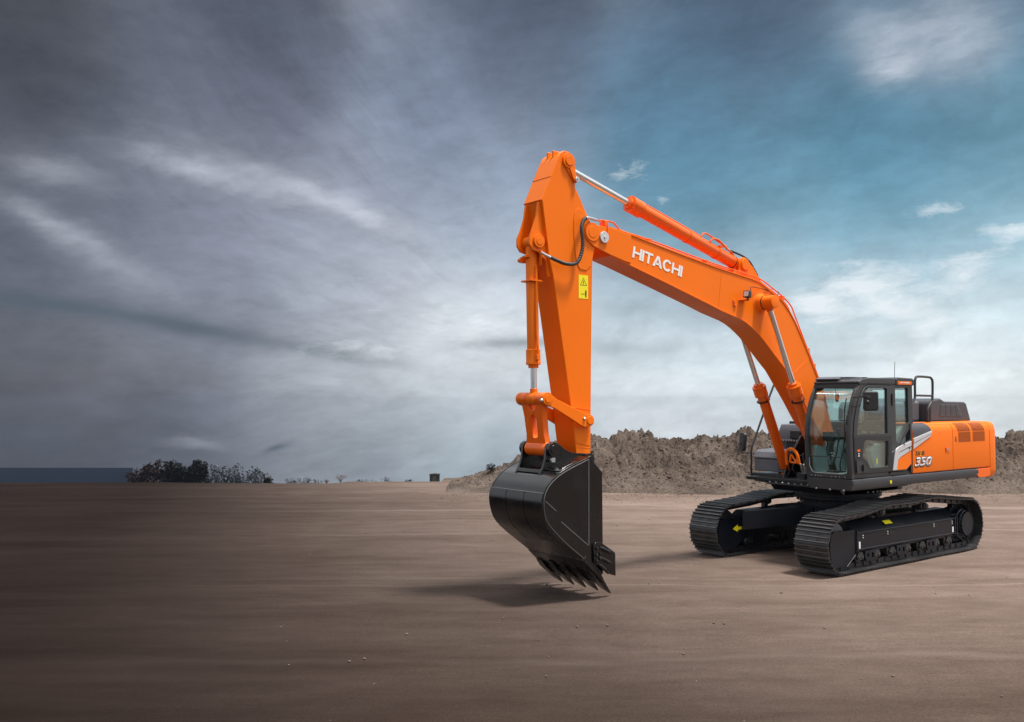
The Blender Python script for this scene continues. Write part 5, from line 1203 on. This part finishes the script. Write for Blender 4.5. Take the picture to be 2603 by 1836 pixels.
# bucket cylinder
ob, db = cylinder('bucket_cylinder', (6.735, YB, 4.88), (6.69, YB, 2.717), 1.70, .083, .043, .100, m=ORANGE, eyew=.17, eyer=.09, gl=.26)
q = MB(); q.box(6.63, 6.83, YB - .115, YB + .115, 4.33, 4.352); q.box(6.60, 6.86, YB - .05, YB + .05, 4.66, 4.69); q.box(6.76, 6.84, YB - .13, YB - .09, 4.60, 4.68); q.cyl((6.82, YB - .17, 4.64), (6.82, YB - .10, 4.64), .03, n=10)
q.tube([(6.70, YB + .16, 4.75), (6.68, YB + .14, 4.66), (6.66, YB + .105, 4.56)], .02, 8); q.tube([(6.73, YB + .095, 4.55), (6.725, YB + .10, 3.75), (6.72, YB + .11, 3.55), (6.72, YB + .125, 3.42), (6.72, YB + .125, 3.30)], .018, 8)
q.box(6.69, 6.75, YB + .08, YB + .145, 3.25, 3.32); q.build('pipe', ORANGE, ob, bevel=.004)

def linkage():
    LP = Vector((6.69, YB, 2.717)); BP = Vector((6.60, YB, 2.03))
    # H-shaped bucket link
    d = (LP - BP).normalized(); n = d.cross(Vector((0, 1, 0))).normalized()
    L = (LP - BP).length; M = Matrix(((n.x, 0, d.x, BP.x), (0, 1, 0, BP.y), (n.z, 0, d.z, BP.z), (0, 0, 0, 1)))
    m = MB(); outer = [(-.205, .02), (-.205, .12), (-.19, .20), (-.20, .45), (-.225, L - .10), (-.235, L), (-.10, L), (-.085, L - .10), (-.04, L - .16), (.04, L - .16), (.085, L - .10), (.10, L), (.235, L), (.225, L - .10), (.20, .45), (.19, .20), (.205, .12), (.205, .02)]
    slot = [(.055 * cos(radians(a)), .42 + .055 * sin(radians(a))) for a in range(0, 181, 20)] + [(.055 * cos(radians(a)), .21 + .055 * sin(radians(a))) for a in range(180, 361, 20)]
    m.ext(outer, -.05, .05, 'x', holes=[slot], M=M)
    m.cyl(BP - Vector((0, .215, 0)), BP + Vector((0, .215, 0)), .098, n=40)
    for s in (-1, 1): m.cyl(LP + Vector((0, s * .10, 0)), LP + Vector((0, s * .238, 0)), .088, n=36)
    m.build('bucket_link', ORANGE2, EX, bevel=.012, seg=3)
    p = MB()
    for s in (-1, 1): p.cyl(LP + Vector((0, s * .24, 0)), LP + Vector((0, s * .305, 0)), .088, n=36)
    p.cyl(LP + Vector((0, .305, 0)), LP + Vector((0, .315, 0)), .055, n=28); p.sphere(LP + Vector((.10, .285, -.02)), .024, 10, mi=1); p.build('link_pin', [ORANGE, STEEL], EX, bevel=.006)
    for s in (-1, 1):
        y0 = YB + s * .245; y1 = YB + s * .285
        k = MB(); k.ext([(6.745, 2.77), (6.69, 2.80), (6.62, 2.775), (6.50, 2.705), (5.96, 2.50), (5.87, 2.49), (5.825, 2.44), (5.83, 2.37), (5.88, 2.335), (5.95, 2.325), (6.03, 2.325), (6.13, 2.375), (6.55, 2.585), (6.72, 2.63), (6.77, 2.69)], min(y0, y1), max(y0, y1), 'y')
        k.cyl((5.912, YB + s * .20, 2.415), (5.912, YB + s * .30, 2.415), .06, n=28)
        ko = k.build('side_link', ORANGE, EX, bevel=.008)
        b = MB(); b.sphere((6.02, YB + s * .29, 2.44), .024, 10); b.build('pin_bolt', STEEL, ko)
linkage()

# ------------------------------------------------------------------ bucket
def bucket():
    y0, y1 = -.66, .50
    raw = [(6.228, 1.919), (6.34, 1.885), (6.45, 1.848), (6.55, 1.815), (6.639, 1.779), (6.72, 1.745), (6.788, 1.708), (6.86, 1.66), (6.92, 1.605), (6.975, 1.545), (7.012, 1.48), (7.036, 1.41), (7.042, 1.33), (7.032, 1.25), (7.008, 1.165), (6.972, 1.08), (6.93, 1.02), (6.86, .95), (6.78, .885), (6.698, .82), (6.50, .68), (6.302, .534)]
    shell = raw
    def inset(p, t):
        P = [Vector(q) for q in p]; out = []
        for i, q in enumerate(P):
            d = (P[min(i + 1, len(P) - 1)] - P[max(i - 1, 0)]).normalized(); n = Vector((-d.y, d.x)); out.append(tuple(q - n * (-t) if False else q + n * t))
        return out
    # which side is inside?  towards the bucket centre (6.4, 1.2)
    sgn = 1 if (Vector(inset(shell, .05)[10]) - Vector((6.4, 1.2))).length < (Vector(shell[10]) - Vector((6.4, 1.2))).length else -1
    inn = inset(shell, sgn * .03)
    m = MB(); m.ext(shell + list(reversed(inn)), y0 + .02, y1 - .02, 'y')
    side = [(6.169, 1.945), (6.228, 1.925)] + inset(raw[2:-1], -sgn * .006) + [(6.302, .53), (6.02, .315), (5.965, .33), (5.972, 1.712), (6.12, 1.849)]
    for (a, b) in ((y1 - .022, y1), (y0, y0 + .022)): m.ext(side, a, b, 'y')
    m.box(5.99, 6.30, y0 + .02, y1 - .02, 1.70, 1.74) ; m.ext([(6.0, 1.72), (6.16, 1.93), (6.24, 1.90), (6.05, 1.70)], y0 + .02, y1 - .02, 'y')
    bo = m.build('bucket', BUCKETM, EX, bevel=.006, seg=2, angle=28)
    # wear plates wrapped round the heel, in three strips
    w = MB(); seg_ = raw[10:20]; outp = inset(seg_, -sgn * .013); W = (y1 - y0) / 3
    for i in range(3): w.ext(seg_ + list(reversed(outp)), y0 + .004 + W * i + .003, y0 + W * (i + 1) - .003, 'y')
    w.ext(raw[19:22] + list(reversed(inset(raw[19:22], -sgn * .012))), y0 + .01, y1 - .01, 'y')
    w.build('wear_plate', BUCKETM, bo, bevel=.003, angle=28)
    # welded ribs on the side plate
    r = MB()
    r.tube([(6.228, y1 + .002, 1.90), (6.233, y1 + .002, .745)], .012, 8, smooth=False); r.tube([(x, y1 + .006, z) for x, z in ((6.235, 1.895), (6.45, 1.822), (6.64, 1.752), (6.78, 1.685), (6.905, 1.595), (6.985, 1.49), (7.015, 1.38), (7.005, 1.24), (6.945, 1.09), (6.68, .84), (6.31, .565))], .007, 6)
    r.tube([(6.233, y1, .735), (6.716, y1, 1.094)], .007, 6, smooth=False); r.tube([(6.80, y1, 1.24), (6.985, y1, 1.38)], .007, 6, smooth=False); r.build('weld_seam', EDGE_M, bo)
    r = MB(); r.tube([(7.014, y0 + .005, 1.483), (7.014, y1 - .005, 1.483)], .008, 6, smooth=False); r.tube([(6.692, y0 + .005, .808), (6.692, y1 - .005, .808)], .006, 6, smooth=False); r.tube([(6.345, y0, .565), (6.345, y1, .565)], .010, 6, smooth=False); r.build('plate_edge', EDGE_M, bo)
    # lip
    l = MB(); l.ext([(6.33, .57), (6.345, .545), (6.05, .275), (5.955, .20), (5.94, .225), (6.0, .33), (6.28, .60)], y0 - .004, y1 + .004, 'y'); l.ext([(6.31, .515), (6.02, .255), (5.98, .285), (6.29, .54)], y1 - .03, y1 + .022, 'y'); l.build('lip', BUCKETM, bo, bevel=.006)
    for i in range(5):
        yc = y0 + .075 + (y1 - y0 - .15) * i / 4; t = MB(); w0, w1 = .075, .018
        sec = [((6.21, .50), (6.21, .40), .055), ((6.11, .435), (6.14, .31), .066), ((6.01, .335), (6.045, .23), .058), ((5.88, .185), (5.91, .115), .036), ((5.762, .042), (5.772, .030), .012)]
        vs = []; fs = []
        for (a, b, w_) in sec: vs += [(a[0], yc - w_, a[1]), (a[0], yc + w_, a[1]), (b[0], yc + w_, b[1]), (b[0], yc - w_, b[1])]
        for k in range(4):
            for q_ in range(4): j = (q_ + 1) % 4; fs.append((4 * k + q_, 4 * k + j, 4 * k + 4 + j, 4 * k + 4 + q_))
        fs += [(0, 1, 2, 3), (16, 17, 18, 19)]; t.add(vs, fs)
        t.cyl((6.12, yc - .03, .335), (6.175, yc - .03, .31), .0001, n=4); t.sphere((6.20, yc, .415), .030, 10, sc=(1, 1.5, .6))
        t.build('tooth', BUCKETM, bo, bevel=.008)
    # side cutters
    for (ya, yb, s) in ((y1, y1 + .03, 1), (y0 - .03, y0, -1)):
        c = MB(); c.ext([(6.155, .755), (6.165, .735), (6.155, .505), (6.06, .45), (5.83, .305), (5.755, .285), (5.762, .60), (5.87, .67), (6.03, .765), (6.12, .775)], ya, yb, 'y')
        yy = y1 + .03 if s > 0 else y0 - .03
        for z in (.69, .60, .52): c.cyl((6.11, yy - .004 * s, z), (6.11, yy + .022 * s, z), .021, n=10)
        for z in (.615, .545): c.cyl((6.05, yy - .004 * s, z), (6.05, yy + .022 * s, z), .019, n=10)
        for (a, b) in (((6.05, .70), (5.83, .60)), ((6.07, .57), (5.83, .46)), ((6.07, .475), (5.89, .33))): c.tube([(a[0], yy, a[1]), ((a[0] + b[0]) / 2, yy + .012 * s, (a[1] + b[1]) / 2), (b[0], yy, b[1])], lambda q: .026 * (1 - .5 * abs(2 * q - 1) ** 3), 8)
        c.build('side_cutter', BUCKETM, bo, bevel=.006)
    # hinge ears
    ear = [(6.82, 1.69), (6.755, 1.79), (6.715, 1.90), (6.705, 2.0), (6.70, 2.06), (6.665, 2.11), (6.60, 2.135), (6.53, 2.125), (6.46, 2.09), (6.38, 2.034), (6.30, 1.995), (6.20, 1.968), (5.985, 1.955), (5.90, 1.93), (5.85, 1.875), (5.835, 1.79), (5.90, 1.69), (6.1, 1.66), (6.5, 1.62)]
    for (a, b) in ((YB + .235, YB + .275), (YB - .275, YB - .235)):
        e = MB(); e.ext(ear, a, b, 'y')
        s = 1 if a > YB else -1; yo = max(a, b) if s > 0 else min(a, b)
        for (x, z, r) in ((6.60, 2.03, .098), (5.95, 1.87, .088)): e.cyl((x, yo, z), (x, yo + s * .05, z), r, n=36); e.cyl((x, yo + s * .05, z), (x, yo + s * .06, z), r * .62, n=28)
        e.build('hinge_ear', BUCKETM, bo, bevel=.010)
    e = MB(); e.cyl((6.60, YB - .28, 2.03), (6.60, YB + .28, 2.03), .06, n=24); e.cyl((5.95, YB - .28, 1.87), (5.95, YB + .28, 1.87), .06, n=24)
    e.ext([(6.80, 1.715), (6.65, 1.77), (6.45, 1.835), (6.40, 1.88), (6.60, 1.83), (6.78, 1.76)], YB - .235, YB + .235, 'y')
    e.ext([(6.72, 1.76), (6.6, 1.82), (6.42, 1.88), (6.40, 1.86), (6.58, 1.795), (6.70, 1.74)], YB + .275, y1 - .03, 'y'); e.build('hinge_pin', BUCKETM, bo, bevel=.006)
    g = MB(); g.box(6.60, 6.66, YB + .336, YB + .345, 1.86, 1.92, M=None); g.sphere((6.63, YB + .30, 1.885), .026, 10); g.build('grease_fitting', STEEL, bo)
bucket()

# ------------------------------------------------------------------ hydraulics at the boom foot
def plumbing():
    random.seed(8)
    m = MB()
    for i in range(9):
        x = .35 + random.uniform(-.1, .35); y = random.uniform(-.35, .40); m.tube([(x, y, 1.28), (x + random.uniform(-.1, .15), y + random.uniform(-.1, .1), 1.5), (x - .2, y + random.uniform(-.15, .15), 1.72), (x - .4, y, 1.75)], random.choice((.018, .022, .026)), 8)
    m.box(.30, .62, -.18, .16, 1.24, 1.42); m.lathe((.62, .02, 1.36), (1, 0, 0), [(0, .10), (.06, .10), (.08, .07), (.13, .06)], 24); m.cyl((.70, .32, 1.25), (.70, .32, 1.36), .10, n=24)
    m.build('hydraulic_block', BLACK, EX, bevel=.006)
    s = MB(); s.tube([(.72, -.02, 1.58), (.66, -.02, 1.42)], .018, 8, smooth=False); s.tube([(.76, .07, 1.58), (.70, .08, 1.42)], .018, 8, smooth=False); s.tube([(.80, .20, 1.62), (.72, .30, 1.46)], .010, 8, smooth=False); s.tube([(.84, .34, 1.56), (.80, .36, 1.40)], .018, 8, smooth=False); s.tube([(.80, .34, 1.38), (.74, .24, 1.27)], .011, 8, smooth=False)
    s.build('steel_fitting', STEEL, EX)
    o = MB(); o.tube([(.72, -.30, 1.55), (.73, -.31, 1.72), (.74, -.26, 1.82), (.75, -.15, 1.83), (.76, -.06, 1.74), (.75, -.03, 1.58)], .027, 10); o.tube([(.74, -.22, 1.60), (.74, -.20, 1.73), (.75, -.13, 1.66), (.74, -.09, 1.60), (.73, -.22, 1.60)], .018, 8)
    o.tube([(.84, .24, 1.60), (.85, .23, 1.80), (.86, .27, 1.85), (.86, .31, 1.80), (.86, .31, 1.60)], .026, 10); o.tube([(.84, .22, 1.62), (.84, .36, 1.61)], .022, 8, smooth=False); o.build('hose_sleeve', ORANGE, EX)
plumbing()

# ------------------------------------------------------------------ low mist over the far ground
def haze():
    m = bpy.data.materials.new('mist'); m.use_nodes = True; nt = m.node_tree; nt.nodes.clear()
    v = nt.nodes.new('ShaderNodeVolumePrincipled'); v.inputs['Color'].default_value = (0.18, 0.22, 0.30, 1); v.inputs['Density'].default_value = 0.00022; v.inputs['Anisotropy'].default_value = 0.0
    o = nt.nodes.new('ShaderNodeOutputMaterial'); nt.links.new(v.outputs[0], o.inputs['Volume'])
    mb = MB(); c = [place(s, t) for s, t in ((-3100, -3100), (3100, -3100), (3100, 960), (-3100, 960))]
    vs = [Vector((q.x, q.y, z)) for z in (-135, 6.6) for q in c]
    mb.add(vs, [(0, 1, 2, 3), (4, 5, 6, 7), (0, 1, 5, 4), (1, 2, 6, 5), (2, 3, 7, 6), (3, 0, 4, 7)])
    h = mb.build('haze', m, smooth=False); h['kind'] = 'stuff'
haze()
